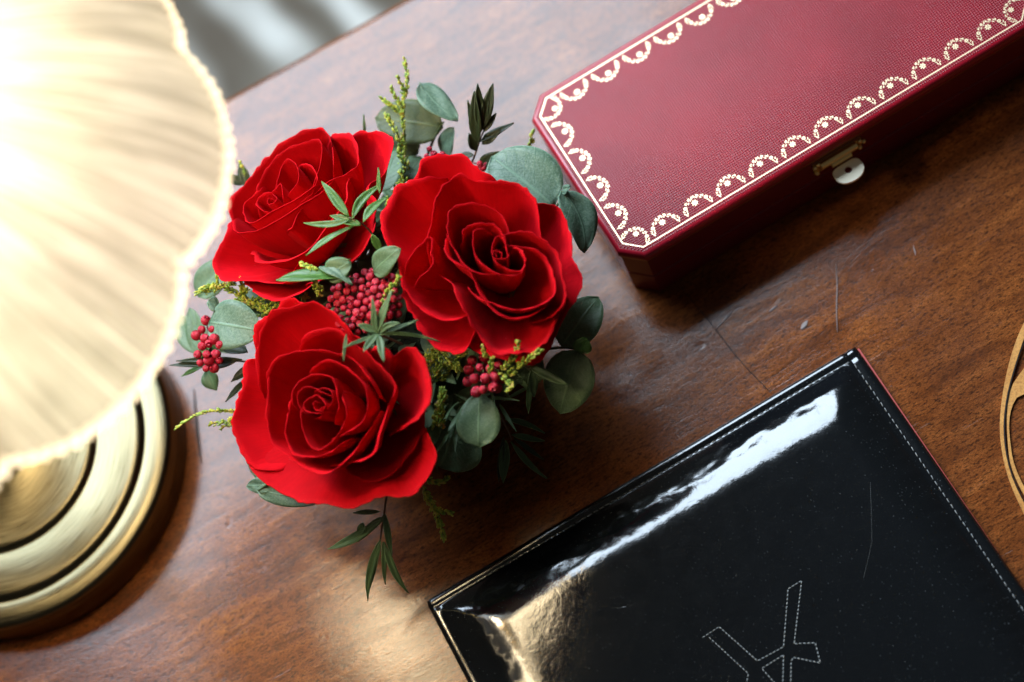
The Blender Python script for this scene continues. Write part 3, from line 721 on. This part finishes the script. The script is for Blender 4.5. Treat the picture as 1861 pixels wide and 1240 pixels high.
rB.petal([(560, 470, -5), (610, 462, -1), (700, 478, -.5), (778, 520, -.5), (812, 600, -1), (820, 686, -1), (740, 738, -1), (640, 752, -1), (540, 732, -1.5), (460, 690, -3), (420, 640, -6)], .10, 1.8, 105, cols=48)
rB.petal([(540, 440, -7), (600, 415, -3), (680, 404, -2), (760, 435, -2), (826, 500, -2.5), (855, 600, -3), (864, 720, -4), (800, 790, -6), (720, 800, -9)], .15, 2.0, 100)
rB.petal([(318, 400, -8), (322, 510, -3), (380, 562, -2), (430, 602, -2), (480, 690, -2.5), (560, 768, -3), (650, 800, -3), (760, 750, -4), (820, 690, -7)], .14, 2.4, 115)
rB.petal([(255, 560, -12), (248, 420, -7), (275, 290, -5), (315, 195, -4.5), (380, 148, -4), (480, 170, -4.5), (630, 184, -4.5), (700, 230, -5), (745, 290, -6), (765, 430, -11)], .20, 2.6, 110, cols=48)
rB.petal([(300, 590, -9), (345, 640, -6), (390, 720, -6), (440, 810, -7), (500, 900, -9), (555, 962, -10), (640, 945, -10), (740, 930, -10), (830, 800, -10), (880, 690, -13)], .26, 3.4, 120, cols=48)
rB.petal([(140, 620, -14), (155, 540, -9), (205, 470, -7), (255, 430, -7), (262, 520, -6), (250, 570, -6), (180, 640, -8)], .3, 1.6, 80)
rB.petal([(680, 250, -16), (740, 268, -12), (830, 290, -11), (862, 340, -11), (882, 420, -12), (900, 520, -12), (933, 614, -11), (895, 720, -13), (850, 800, -14), (770, 960, -15), (700, 990, -18)], .36, 2.0, 70, cols=48)
rB.petal([(330, 150, -15), (200, 180, -13), (110, 210, -13), (70, 280, -13), (38, 360, -12), (75, 470, -12), (110, 540, -12), (140, 650, -12), (200, 740, -12), (300, 800, -12), (390, 796, -14), (440, 760, -18)], .34, 3.0, 120, cols=56)
rB.petal([(150, 210, -19), (190, 150, -16), (225, 80, -15), (310, 54, -15), (400, 60, -15), (455, 105, -15), (520, 160, -16), (600, 200, -20)], .42, 2.0, 70)
rB.petal([(110, 600, -22), (150, 720, -19), (240, 880, -18), (310, 936, -18), (400, 946, -18), (450, 860, -19), (470, 780, -22)], .42, 2.2, 80)
rB.petal([(400, 900, -23), (480, 950, -22), (600, 975, -22), (720, 1000, -22), (800, 900, -22), (850, 780, -24)], .45, 2.0, 60)

# --- upper left rose
rA = Rose('red rose half behind the lamp shade, uppermost and leaning left', (494, 366), 0.112, (-0.24, 0.12, 1.0), (300, 80, 2.583))
rA.swirl([(1.4, 30, 300, 1.0, 1.2), (3.0, 210, 280, 1.2, 1.2)])
rA.petal([(520, 790, -3), (460, 790, 0), (435, 750, .6), (455, 715, .8), (520, 690, 1), (545, 660, 1), (560, 700, .5), (545, 750, -1)], .02, 1.0, 95)
rA.petal([(510, 720, -3), (530, 650, 0), (552, 575, 1), (600, 546, 1.2), (636, 585, 1), (640, 645, .5), (600, 690, -1), (560, 720, -3)], .03, 1.2, 95)
rA.petal([(470, 640, -3), (440, 700, 0), (382, 745, 0.4), (372, 800, .4), (398, 850, .4), (480, 825, .5), (570, 770, .5), (690, 695, .2), (740, 640, -3)], .05, 1.5, 100)
rA.petal([(620, 575, -3), (690, 574, 0), (722, 620, 0), (705, 690, -.3), (660, 740, -1), (600, 790, -4)], .05, 1.4, 95)
rA.petal([(430, 800, -5), (440, 690, -1), (480, 600, 0), (560, 520, .3), (650, 470, .3), (735, 460, .3), (738, 560, 0), (705, 660, -1), (660, 720, -4)], .08, 1.6, 100, cols=48)
rA.petal([(320, 800, -6), (330, 890, -2), (400, 898, -1.5), (470, 870, -1.5), (540, 838, -1.5), (615, 795, -1.5), (700, 735, -2), (790, 650, -3), (840, 600, -6)], .12, 2.2, 110)
rA.petal([(330, 880, -9), (312, 760, -5), (345, 690, -4), (420, 610, -3), (500, 530, -3), (590, 460, -3), (680, 412, -3), (745, 408, -3), (790, 470, -3), (795, 560, -4), (775, 650, -8)], .16, 2.2, 100, cols=52)
rA.petal([(560, 880, -9), (610, 885, -4), (640, 800, -3.5), (740, 690, -3.5), (830, 625, -3.5), (915, 575, -3), (918, 510, -3), (880, 440, -3.5), (800, 442, -5), (750, 470, -9)], .18, 2.6, 115, cols=48)
rA.petal([(860, 470, -14), (880, 440, -10), (990, 418, -8), (1068, 465, -7.5), (1060, 540, -8), (1030, 625, -8), (958, 680, -8), (1000, 760, -9), (960, 850, -12)], .30, 2.8, 115)
rA.petal([(900, 600, -10), (872, 650, -7), (850, 760, -7), (740, 900, -7), (650, 990, -8), (560, 1030, -8), (450, 1035, -9), (400, 960, -12)], .22, 3.0, 115)
rA.petal([(310, 800, -14), (308, 880, -11), (270, 960, -11), (236, 1045, -11), (300, 1116, -12), (420, 1120, -12), (560, 1130, -12), (620, 1060, -13), (700, 980, -16)], .34, 2.6, 90, cols=48)
rA.petal([(980, 700, -18), (985, 850, -14), (945, 960, -14), (860, 1050, -14), (740, 1110, -15), (640, 1120, -18)], .36, 2.0, 80)
rA.petal([(330, 1080, -18), (390, 1135, -16), (500, 1205, -16), (600, 1190, -16), (700, 1120, -18), (780, 1020, -21)], .42, 2.4, 80)
rA.petal([(480, 560, -16), (545, 490, -13), (640, 430, -12), (700, 400, -12), (790, 440, -14), (850, 470, -17)], .4, 1.6, 70)

# ------------------------------------------------------------------ foliage
def leaf_rows(b, t, w, nrm, curl=0.0, fold=0.12, point=0.5, round_=0.6, n=13, mcols=9, bend=None):
    """leaf between base b and tip t, half width w; nrm is roughly the face normal"""
    ax = t - b; L = ax.length; x = ax.normalized(); side = nrm.cross(x).normalized(); up = x.cross(side)
    rows = []
    for j in range(n):
        s = j / (n - 1)
        prof = (math.sin(math.pi * s ** round_)) ** point if 0 < s < 1 else 0.0
        hw = max(0.00012, w * prof); c = b + ax * s + up * (curl * L * (4 * s * (1 - s)))
        if bend: c = c + side * bend * L * 4 * s * (1 - s)
        rows.append([c + side * (hw * q) + up * (abs(q) * hw * fold * 2 + 0.0003 * math.sin(9 * s + 5 * q)) for q in [-1 + 2 * i / (mcols - 1) for i in range(mcols)]])
    return rows
UPV = Vector((0, 0, 1))
def leaf(root, b, t, w, mat, tilt=(0, 0), zoff=0, **kw):
    """b, t: (px, py, z mm); w: half width in mm"""
    B = at(b[0], b[1], b[2] * 0.001); T = at(t[0], t[1], t[2] * 0.001)
    nrm = (UPV + Vector((tilt[0], tilt[1], 0))).normalized()
    mb = MB(); lr = leaf_rows(B, T, w * 0.001, nrm, **kw); mb.grid(lr); o = mb.build('leaf', mat, root, uvn=len(lr[0]))
    md = o.modifiers.new('thickness', 'SOLIDIFY'); md.thickness = 0.00035; md.offset = 0
    return o
def stem(root, pts, r0, r1, mat='stem_green', name='stem'):
    mb = MB(); P = catmull([at(p[0], p[1], p[2] * 0.001) for p in pts], 16); mb.tube(P, r0 * .001, r1 * .001, 7); return mb.build(name, M[mat], root)
def sprig(name, label, cat, base, group): return empty(name, at(base[0], base[1], base[2] * 0.001), label, cat, group)
GE = 'eucalyptus sprigs around the roses'
RND = dict(point=0.62, round_=0.82, fold=0.05)
def euc(label, base, stempts, leaves):
    r = sprig('eucalyptus_sprig', label, 'eucalyptus', base, GE)
    if stempts: stem(r, stempts, 0.9, 0.5)
    for b, t, w, mt, tl, kw in leaves:
        k = dict(RND); k.update(kw); leaf(r, b, t, w, M[mt], tl, **k)
        B = at(b[0], b[1], b[2] * 0.001); T = at(t[0], t[1], t[2] * 0.001)
    return r
euc('large round grey-green eucalyptus leaf with drooping one beside the box corner', (940, 420, 60), [(930, 440, 60), (985, 405, 74), (1012, 374, 82), (1030, 345, 86)],
    [((1008, 376, 82), (893, 285, 88), 17.5, 'euc', (0.15, -0.2), dict(curl=.06, point=.55)),
     ((1020, 346, 86), (1062, 460, 70), 8.2, 'euc', (0.55, -0.25), dict(curl=.08, fold=.12, bend=.10)),
     ((1022, 350, 86), (1036, 338, 90), 2.2, 'euc', (0, 0), {})])
euc('three dark green eucalyptus leaves at the right of the largest rose', (1000, 650, 50), [(960, 640, 50), (1020, 632, 66), (1058, 636, 74)],
    [((1020, 630, 72), (1088, 540, 68), 10.5, 'euc_dark', (0.1, -0.1), dict(curl=.03)),
     ((1052, 636, 73), (1018, 752, 58), 12.2, 'euc_dark', (0.1, 0.0), dict(curl=.05)),
     ((1057, 642, 76), (1062, 613, 82), 4.4, 'thin', (0.1, -.3), dict(curl=.05))])
euc('two overlapping round eucalyptus leaves below the lower berries', (850, 720, 50), [(840, 700, 50), (860, 760, 68), (872, 808, 74)],
    [((870, 814, 76), (872, 714, 80), 10.2, 'euc_dark', (0.1, -0.2), dict(curl=.06)),
     ((838, 770, 60), (800, 850, 50), 17, 'euc_dark', (0.2, 0.1), dict(curl=.04, point=.5)),
     ((826, 770, 60), (870, 660, 62), 12, 'euc_dark', (0.0, 0.1), dict(curl=.04))])
euc('thin pale green eucalyptus leaf poking out under the lowest rose', (520, 860, 60), [(540, 840, 60), (500, 870, 62), (470, 892, 58)],
    [((466, 890, 58), (582, 912, 56), 5.2, 'euc', (0.2, -0.5), dict(curl=.04)), ((500, 880, 60), (448, 884, 56), 4.0, 'euc', (0.1, -.4), dict(curl=.04)),
     ((452, 806, 62), (486, 880, 56), 6, 'euc', (-.6, 0), {})])
euc('frosted grey-green eucalyptus leaf left of the roses by the lamp shade', (420, 560, 60), [(440, 600, 60), (415, 575, 80), (385, 558, 92)],
    [((380, 586, 90), (474, 602, 92), 12.0, 'euc', (0.0, -0.2), dict(curl=.08, point=.5)),
     ((398, 556, 90), (376, 552, 94), 4.0, 'euc', (0.2, 0), dict(curl=.1)),
     ((365, 640, 60), (318, 572, 58), 6.0, 'euc_dark', (-.2, 0), dict(curl=.04)), ((372, 650, 58), (345, 560, 62), 5.5, 'euc_dark', (-.1, 0), dict(curl=.04)),
     ((360, 540, 66), (420, 470, 70), 9, 'euc_dark', (0, 0), dict(curl=.05)), ((400, 640, 50), (440, 560, 60), 9, 'euc_dark', (0, 0), {})])
euc('olive eucalyptus leaves above the roses behind a budding sprig', (780, 290, 50), [(770, 300, 50), (790, 250, 68), (806, 222, 78)],
    [((805, 232, 72), (682, 214, 74), 11.5, 'euc_olive', (0.0, -0.2), dict(curl=.04, point=.5)),
     ((760, 280, 62), (690, 240, 64), 9, 'euc_olive', (0, 0), dict(curl=.04)),
     ((802, 210, 80), (762, 150, 86), 0.1, 'euc', (0, 0), {}),
     ((763, 152, 84), (832, 220, 80), 7.0, 'euc', (0.2, 0.3), dict(curl=.03, bend=-.06)),
     ((806, 284, 64), (824, 232, 76), 6.0, 'euc', (-.5, -.2), dict(curl=.05))])
euc('small green eucalyptus leaves between the three roses above the berries', (650, 520, 90), [(690, 540, 90), (650, 512, 110), (615, 500, 120)],
    [((636, 500, 118), (502, 510, 124), 4.6, 'thin', (0.1, 0.5), dict(curl=.05)), ((592, 504, 120), (638, 476, 122), 6.0, 'thin_grey', (0.1, -.2), dict(curl=.05)),
     ((580, 486, 122), (640, 518, 120), 2.6, 'euc', (0.2, .6), dict(curl=.1)),
     ((680, 496, 112), (728, 452, 124), 6.2, 'euc_dark', (-.3, -.3), dict(curl=.08))])
euc('shadowed green leaves deep in the gap between the roses', (700, 560, 60), None,
    [((700, 600, 70), (740, 520, 90), 8, 'euc_dark', (0, 0), {}), ((740, 620, 70), (800, 680, 72), 10, 'euc_dark', (0, 0), {}), ((690, 350, 80), (720, 270, 76), 8, 'euc_dark', (0, 0), {}),
     ((700, 420, 88), (690, 470, 100), 6, 'thin_grey', (0, 0), {}), ((500, 560, 80), (440, 540, 76), 8, 'euc_dark', (0, 0), {}), ((730, 330, 70), (765, 285, 66), 9, 'euc_dark', (0, 0), {}),
     ((800, 720, 62), (760, 790, 58), 10, 'euc_dark', (0, 0), {}), ((920, 640, 66), (985, 690, 62), 10, 'euc_dark', (0, 0), {}), ((640, 590, 90), (600, 560, 96), 6, 'euc_dark', (0, 0), {}), ((530, 566, 80), (610, 520, 84), 8, 'euc_dark', (0, 0), {}), ((470, 560, 76), (540, 548, 80), 7, 'euc_dark', (0, 0), {})])

GN = 'narrow-leaved sprigs around the roses'
NAR = dict(point=0.9, round_=0.85, fold=0.25, mcols=5, n=11)
def narrow(label, base, stempts, leaves, mt='thin', stm='stem'):
    r = sprig('narrow_leaf_sprig', label, 'sprig', base, GN)
    for sp in stempts: stem(r, sp, 0.6, 0.35, stm)
    for lf in leaves:
        b, t, w = lf[:3]; k = dict(NAR); k.update(lf[4] if len(lf) > 4 else {}); leaf(r, b, t, w, M[lf[3] if len(lf) > 3 else mt], (random.uniform(-.3, .3), random.uniform(-.3, .3)), **k)
    return r
narrow('bright green narrow-leaved sprig lying over the uppermost rose', (690, 440, 108), [[(690, 460, 108), (676, 425, 116), (655, 405, 124), (634, 396, 128)]],
    [((634, 394, 128), (585, 330, 130), 2.2), ((640, 398, 127), (552, 405, 128), 1.6, 'thin', dict(bend=.08)), ((656, 410, 125), (600, 392, 127), 2.2),
     ((642, 412, 125), (556, 465, 126), 1.8, 'thin', dict(bend=-.05)), ((640, 398, 127), (694, 336, 124), 2.1, 'thin', dict(bend=.1)), ((660, 404, 126), (706, 358, 122), 2.2, 'thin', dict(bend=.08)),
     ((676, 426, 120), (696, 460, 112), 2.0), ((690, 352, 124), (688, 305, 128), 1.0)])
narrow('dull green spiky sprig on top of the berries', (700, 620, 100), [[(730, 625, 100), (700, 612, 110), (686, 606, 118)]],
    [((686, 606, 118), (712, 528, 126), 2.1), ((684, 606, 118), (677, 543, 126), 1.5), ((686, 604, 118), (650, 590, 122), 1.8), ((686, 606, 118), (660, 640, 122), 1.7), ((688, 608, 118), (697, 658, 120), 1.7),
     ((690, 606, 118), (728, 588, 122), 1.4, 'thin_grey', dict(bend=.12)), ((690, 608, 118), (800, 622, 106), 0.8, 'thin_grey', dict(bend=.06)), ((680, 610, 118), (625, 632, 122), 0.9), ((700, 606, 117), (760, 582, 116), 0.9),
     ((630, 608, 122), (624, 656, 120), 0.8)], 'thin_grey')
narrow('dark upright narrow-leaved twig above the largest rose', (858, 296, 70), [[(850, 310, 66), (862, 285, 76), (872, 255, 84), (884, 228, 90)]],
    [((868, 262, 84), (862, 166, 104), 3.2), ((874, 240, 88), (868, 152, 106), 2.6), ((878, 232, 90), (896, 152, 104), 3.0), ((880, 235, 88), (888, 172, 100), 2.6), ((866, 250, 84), (850, 182, 98), 1.6), ((872, 258, 84), (934, 224, 84), 2.0),
     ((876, 262, 82), (910, 236, 86), 2.6), ((878, 240, 88), (902, 206, 92), 1.8), ((864, 274, 80), (852, 242, 88), 2.4), ((860, 282, 78), (832, 288, 76), 2.2), ((870, 306, 72), (908, 276, 80), 3.2)], 'dark')
narrow('blackish narrow leaves pointing left towards the lamp base', (470, 660, 70), [[(480, 660, 70), (420, 656, 76), (390, 658, 78)]],
    [((420, 660, 78), (308, 664, 76), 1.9), ((440, 654, 80), (320, 656, 78), 1.7), ((430, 656, 80), (366, 666, 80), 2.6, 'dark'), ((384, 624, 82), (360, 652, 80), 2.6, 'thin'), ((396, 612, 84), (390, 648, 82), 1.8, 'thin'), ((372, 664, 74), (330, 684, 72), 1.3, 'thin'),
     ((376, 672, 66), (394, 710, 62), 4.6, 'thin_grey'), ((466, 662, 76), (420, 694, 74), 2.4), ((460, 682, 74), (410, 730, 68), 2.0), ((470, 690, 70), (440, 670, 72), 3), ((450, 640, 72), (400, 630, 70), 4)], 'dark')
narrow('long hanging narrow-leaved twig below the lowest rose', (700, 910, 60), [[(704, 890, 62), (700, 920, 60), (694, 960, 52), (690, 990, 46)]],
    [((696, 940, 56), (650, 985, 50), 2.4), ((696, 945, 56), (596, 998, 44), 2.5, 'thin_grey', dict(bend=.05)), ((692, 980, 48), (668, 1092, 30), 1.8, 'thin_grey', dict(bend=-.05)), ((692, 985, 48), (672, 1070, 32), 1.4), ((698, 985, 48), (742, 1078, 32), 1.7, 'thin_grey', dict(bend=-.06)),
     ((696, 985, 48), (700, 1062, 34), 1.2), ((698, 930, 58), (712, 1010, 46), 1.6), ((690, 930, 58), (642, 932, 54), 1.2), ((660, 950, 54), (658, 975, 50), 2.4)], 'thin_grey')
narrow('shaded narrow leaves over the table right of the lowest rose', (910, 770, 50), [[(900, 740, 54), (922, 780, 46), (930, 800, 42)]],
    [((918, 762, 48), (990, 788, 40), 1.4, 'thin_grey', dict(bend=.06)), ((930, 790, 44), (990, 802, 38), 1.5), ((928, 802, 42), (994, 870, 26), 1.6, 'thin_grey', dict(bend=-.06)), ((920, 800, 42), (914, 878, 30), 2.6), ((916, 795, 44), (906, 876, 28), 1.6, 'dark'), ((934, 796, 42), (988, 836, 32), 1.2, 'dark')], 'thin_grey')
narrow('pale narrow leaves crossing the lower right eucalyptus leaf', (962, 660, 70), [[(930, 660, 66), (950, 664, 72), (962, 668, 76)]],
    [((964, 668, 78), (1032, 700, 78), 2.2), ((966, 674, 76), (970, 722, 70), 2.4), ((964, 690, 72), (960, 752, 60), 1.4), ((912, 706, 76), (955, 684, 78), 0.9)], 'thin_grey')
narrow('short dark leaf tips rising left of the uppermost rose', (440, 320, 80), None or [],
    [((452, 342, 84), (436, 294, 90), 3.0, 'dark'), ((440, 336, 84), (412, 318, 88), 2.4, 'dark')])
narrow('single thin grass blade behind the uppermost rose', (662, 240, 90), [], [((664, 250, 84), (661, 208, 92), 0.7, 'thin_grey')])

# dense dark leaves that close the gaps between the blooms
mb = MB(); RF = random.Random(11)
for k in range(260):
    a = RF.uniform(0, 6.283); rr = 0.062 * math.sqrt(RF.random()); b0 = PC + Vector((rr * math.cos(a), rr * math.sin(a), 0.056 + 0.020 * (1 - (rr / 0.062) ** 2)))
    a2 = a + RF.uniform(-1.2, 1.2); ln = RF.uniform(0.010, 0.020)
    t0 = b0 + Vector((math.cos(a2) * ln, math.sin(a2) * ln, RF.uniform(-0.004, 0.010)))
    mb.grid(leaf_rows(b0, t0, RF.uniform(0.002, 0.0055), (UPV + Vector((RF.uniform(-.6, .6), RF.uniform(-.6, .6), 0))).normalized(), curl=.08, point=.8, round_=.8, n=7, mcols=5))
o = mb.build('filler_foliage', M['euc_dark'], pot); o['kind'] = 'stuff'
mb = MB()
for k in range(240):
    a = RF.uniform(0, 6.283); rr = 0.066 * math.sqrt(RF.random()); b0 = PC + Vector((rr * math.cos(a), rr * math.sin(a), 0.060 + 0.024 * (1 - (rr / 0.066) ** 2)))
    a2 = a + RF.uniform(-1.5, 1.5); ln = RF.uniform(0.010, 0.022)
    t0 = b0 + Vector((math.cos(a2) * ln, math.sin(a2) * ln, RF.uniform(-0.004, 0.010)))
    mb.grid(leaf_rows(b0, t0, RF.uniform(0.0007, 0.0014), (UPV + Vector((RF.uniform(-.6, .6), RF.uniform(-.6, .6), 0))).normalized(), curl=.08, point=.9, round_=.85, fold=.25, n=7, mcols=3))
o = mb.build('fine_needles', M['thin_grey'], pot); o['kind'] = 'stuff'

# budding goldenrod-like sprigs
GB = 'budding sprigs among the roses'
BUD_N = 0
def buds(label, base, branches, dens=1.0, size=1.0):
    """branches: list of (polyline, spread mm)"""
    r = sprig('budding_sprig', label, 'sprig', base, GB)
    for pts, spread in branches:
        stem(r, pts, 0.35, 0.22, 'stem_green')
        P = catmull([at(p[0], p[1], p[2] * 0.001) for p in pts], 40); L = sum((P[i + 1] - P[i]).length for i in range(39))
        mb = MB(); n = int(L * 1000 * 5.0 * dens)
        for k in range(n):
            t = random.random(); i = min(38, int(t * 39)); p = P[i].lerp(P[i + 1], t * 39 - i); d = (P[i + 1] - P[i]).normalized()
            a = Vector((random.gauss(0, 1), random.gauss(0, 1), random.gauss(0, 1))); a -= d * a.dot(d); a.normalize()
            taper = 1 - 0.55 * t
            c = p + a * spread * 0.00135 * taper * random.uniform(0.25, 1.0); ori = (a * 0.6 + d * 1.0 + Vector((0, 0, .2))).normalized()
            R = ori.to_track_quat('Z', 'Y').to_matrix(); s = random.uniform(0.42, 0.78) * 0.001 * size
            mb.ball(c, s, 6, 4, (0.75, 0.75, 1.7), R)
        o = mb.build('buds', M['bud'], r); o['kind'] = 'stuff'
    return r
buds('tall yellow-green budding sprig rising above the roses', (735, 300, 70), [([(736, 300, 70), (733, 240, 80), (732, 190, 86), (740, 150, 90), (735, 106, 94)], 1.2), ([(733, 196, 86), (716, 172, 90), (710, 158, 92)], 1.1), ([(735, 170, 88), (728, 150, 92), (722, 138, 94)], 1.1),
     ([(733, 210, 84), (708, 190, 88), (690, 176, 90)], 1.1), ([(735, 270, 80), (720, 240, 86), (700, 205, 90)], 1.7), ([(738, 310, 76), (730, 280, 80), (726, 250, 84)], 2.2), ([(740, 340, 80), (726, 310, 84)], 2.2)], .75)
buds('yellowing budding sprig at the lowest rose near the lamp base', (430, 760, 70), [([(430, 748, 70), (400, 746, 72), (370, 750, 73), (340, 764, 72), (318, 780, 70)], .7), ([(428, 762, 70), (404, 768, 70), (380, 770, 69)], 1.5), ([(428, 768, 69), (410, 774, 68), (400, 780, 67)], 1.2)], .7)
buds('drooping budding sprig hanging over the dark table', (770, 870, 50), [([(775, 870, 52), (800, 878, 46), (815, 866, 44)], 1.4), ([(770, 885, 50), (785, 920, 42), (800, 950, 36), (808, 984, 30)], 2.0), ([(790, 925, 40), (822, 934, 38)], 1.2)], 1.0)
buds('pale flowering bud cluster right of the lowest rose', (800, 740, 80), [([(795, 775, 76), (800, 745, 84), (806, 705, 90)], 2.6)], 1.6, 1.1)
buds('yellow bud spray under the largest rose near the lower berries', (800, 640, 80), [([(775, 660, 80), (795, 640, 86), (818, 665, 86)], 3.0), ([(820, 660, 84), (838, 672, 86)], 2.2), ([(785, 690, 78), (800, 660, 82)], 2.4)], 1.2)
buds('thin yellow bud twigs in front of the largest rose', (910, 690, 90), [([(915, 672, 92), (935, 645, 100), (942, 620, 104)], 1.4), ([(925, 680, 92), (955, 655, 98), (985, 635, 100)], 1.5), ([(905, 680, 92), (930, 700, 92), (920, 712, 90)], 1.2), ([(884, 650, 96), (876, 628, 102)], 1.0), ([(890, 680, 92), (895, 650, 98)], 1.3)], 1.1)
buds('bud cluster between the berries and the uppermost rose', (575, 510, 115), [([(585, 535, 110), (574, 515, 118), (562, 485, 122)], 2.0), ([(545, 480, 120), (575, 488, 122)], .8)], 1.2)
buds('tiny yellow buds on the edge of the berries', (715, 510, 115), [([(700, 540, 112), (718, 515, 120), (726, 500, 122)], 1.4), ([(706, 560, 114), (694, 545, 118)], 1.4), ([(700, 400, 118), (706, 360, 118)], .9)], .9)
buds('loose bud sprays between the lamp shade and the roses', (420, 530, 80), [([(450, 545, 80), (420, 528, 86), (380, 520, 88), (355, 535, 88)], 1.4), ([(390, 530, 88), (395, 500, 92)], 1.2), ([(440, 530, 86), (436, 505, 92)], 1.3), ([(490, 570, 84), (440, 545, 84), (400, 560, 84)], 1.8), ([(480, 560, 84), (520, 545, 86)], 1.4)], .9)
buds('fluffy yellow-green buds filling the gap between the two left roses', (520, 545, 80), [([(470, 575, 82), (500, 552, 88), (530, 540, 90)], 2.6), ([(450, 555, 82), (480, 540, 86), (505, 530, 88)], 2.2), ([(430, 545, 82), (450, 525, 88)], 1.8), ([(540, 560, 84), (560, 535, 90)], 2.2), ([(370, 530, 84), (400, 520, 88), (430, 515, 90)], 1.6)], 1.0)
buds('fine yellow buds in the dark gap under the largest rose', (770, 650, 78), [([(760, 690, 76), (780, 660, 82), (790, 635, 86)], 2.4), ([(800, 690, 76), (830, 650, 82), (850, 640, 84)], 2.0), ([(735, 330, 78), (722, 345, 84), (715, 370, 90)], 2.0)], 1.1)
buds('small bud tips by the lamp shade beside the uppermost rose', (440, 320, 84), [([(450, 330, 82), (444, 310, 88), (436, 294, 90)], 1.0), ([(430, 328, 84), (412, 312, 88)], 1.0)], .8)
buds('tiny bud tip between the large grey leaf and the box', (965, 262, 60), [([(960, 275, 58), (964, 255, 64), (970, 236, 66)], .9), ([(962, 265, 60), (972, 252, 64)], .7)], .6)

# berry clusters
GR = 'crimson berry clusters among the roses'
BM_ = {}
def berry_mesh():
    if 'm' not in BM_:
        mb = MB(); mb.ball((0, 0, 0), 1.0, 12, 8); me = bpy.data.meshes.new('berry'); me.from_pydata(mb.v, [], mb.f)
        for i, v in enumerate(me.vertices):
            k = 1 + 0.05 * mnoise.noise(v.co * 2.4); v.co *= k
        for p in me.polygons: p.use_smooth = True
        me.materials.append(M['berry']); BM_['m'] = me
    return BM_['m']
def berries(label, base, pts, r=2.0, zbase=100):
    root = sprig('berry_cluster', label, 'berries', base, GR); st = MB(); rl = Vector(root.location)
    cz = at(base[0], base[1], base[2] * .001)
    for x, y, z in pts:
        o = bpy.data.objects.new('berry', berry_mesh()); COL.objects.link(o); o.parent = root
        p = at(x, y, z * 0.001); o.location = p - rl; s = r * random.uniform(0.74, 1.16) * 0.001; o.scale = (s, s, s * 1.03); o.rotation_euler = (random.uniform(0, 6), random.uniform(0, 6), random.uniform(0, 6))
        st.tube([cz, cz.lerp(p, 0.6) + Vector((0, 0, -0.001)), p], 0.0004, n=5)
        # little dark calyx point on top
        d = Vector((random.uniform(-.6, .6), random.uniform(-.6, .6), 1)).normalized()
        st.ball(p + d * s * 0.98, 0.00032, 5, 4)
    st.build('stalks', M['berry_tip'], root)
def packed(cx, cy, rx, ry, z, dz, step, rot=0.0):
    out = []; k = 0
    for j in range(-12, 13):
        for i in range(-12, 13):
            x = (i + (0.5 if j % 2 else 0)) * step; y = j * step * 0.87
            x += random.uniform(-.2, .2) * step; y += random.uniform(-.2, .2) * step
            q = (x / rx) ** 2 + (y / ry) ** 2
            if q < 1: out.append((cx + x * math.cos(rot) - y * math.sin(rot), cy + x * math.sin(rot) + y * math.cos(rot), z + dz * (1 - q) + random.uniform(-1.2, 1.2)))
    return out
berries('large crimson berry cluster in the middle of the roses', (660, 560, 92), packed(664, 548, 68, 60, 106, 10, 14.2, -.3), 1.85)
berries('crimson berries beneath the largest rose, beside yellow buds', (880, 690, 72), [(858, 655, 88), (880, 648, 90), (872, 668, 93), (890, 670, 92), (862, 688, 90), (882, 688, 95), (898, 686, 92), (852, 672, 88), (878, 708, 92), (896, 704, 92), (866, 712, 88), (906, 664, 88), (912, 690, 86), (886, 652, 86), (850, 694, 86), (904, 706, 86)], 2.35)
berries('crimson berries half hidden by leaves left of the lowest rose', (385, 640, 70), packed(382, 628, 30, 54, 86, 7, 17), 2.3)
berries('few crimson berries peeking above the largest rose', (790, 282, 70), packed(790, 282, 24, 13, 78, 3, 14) + [(872, 298, 78), (878, 306, 76), (884, 300, 74)], 1.7)
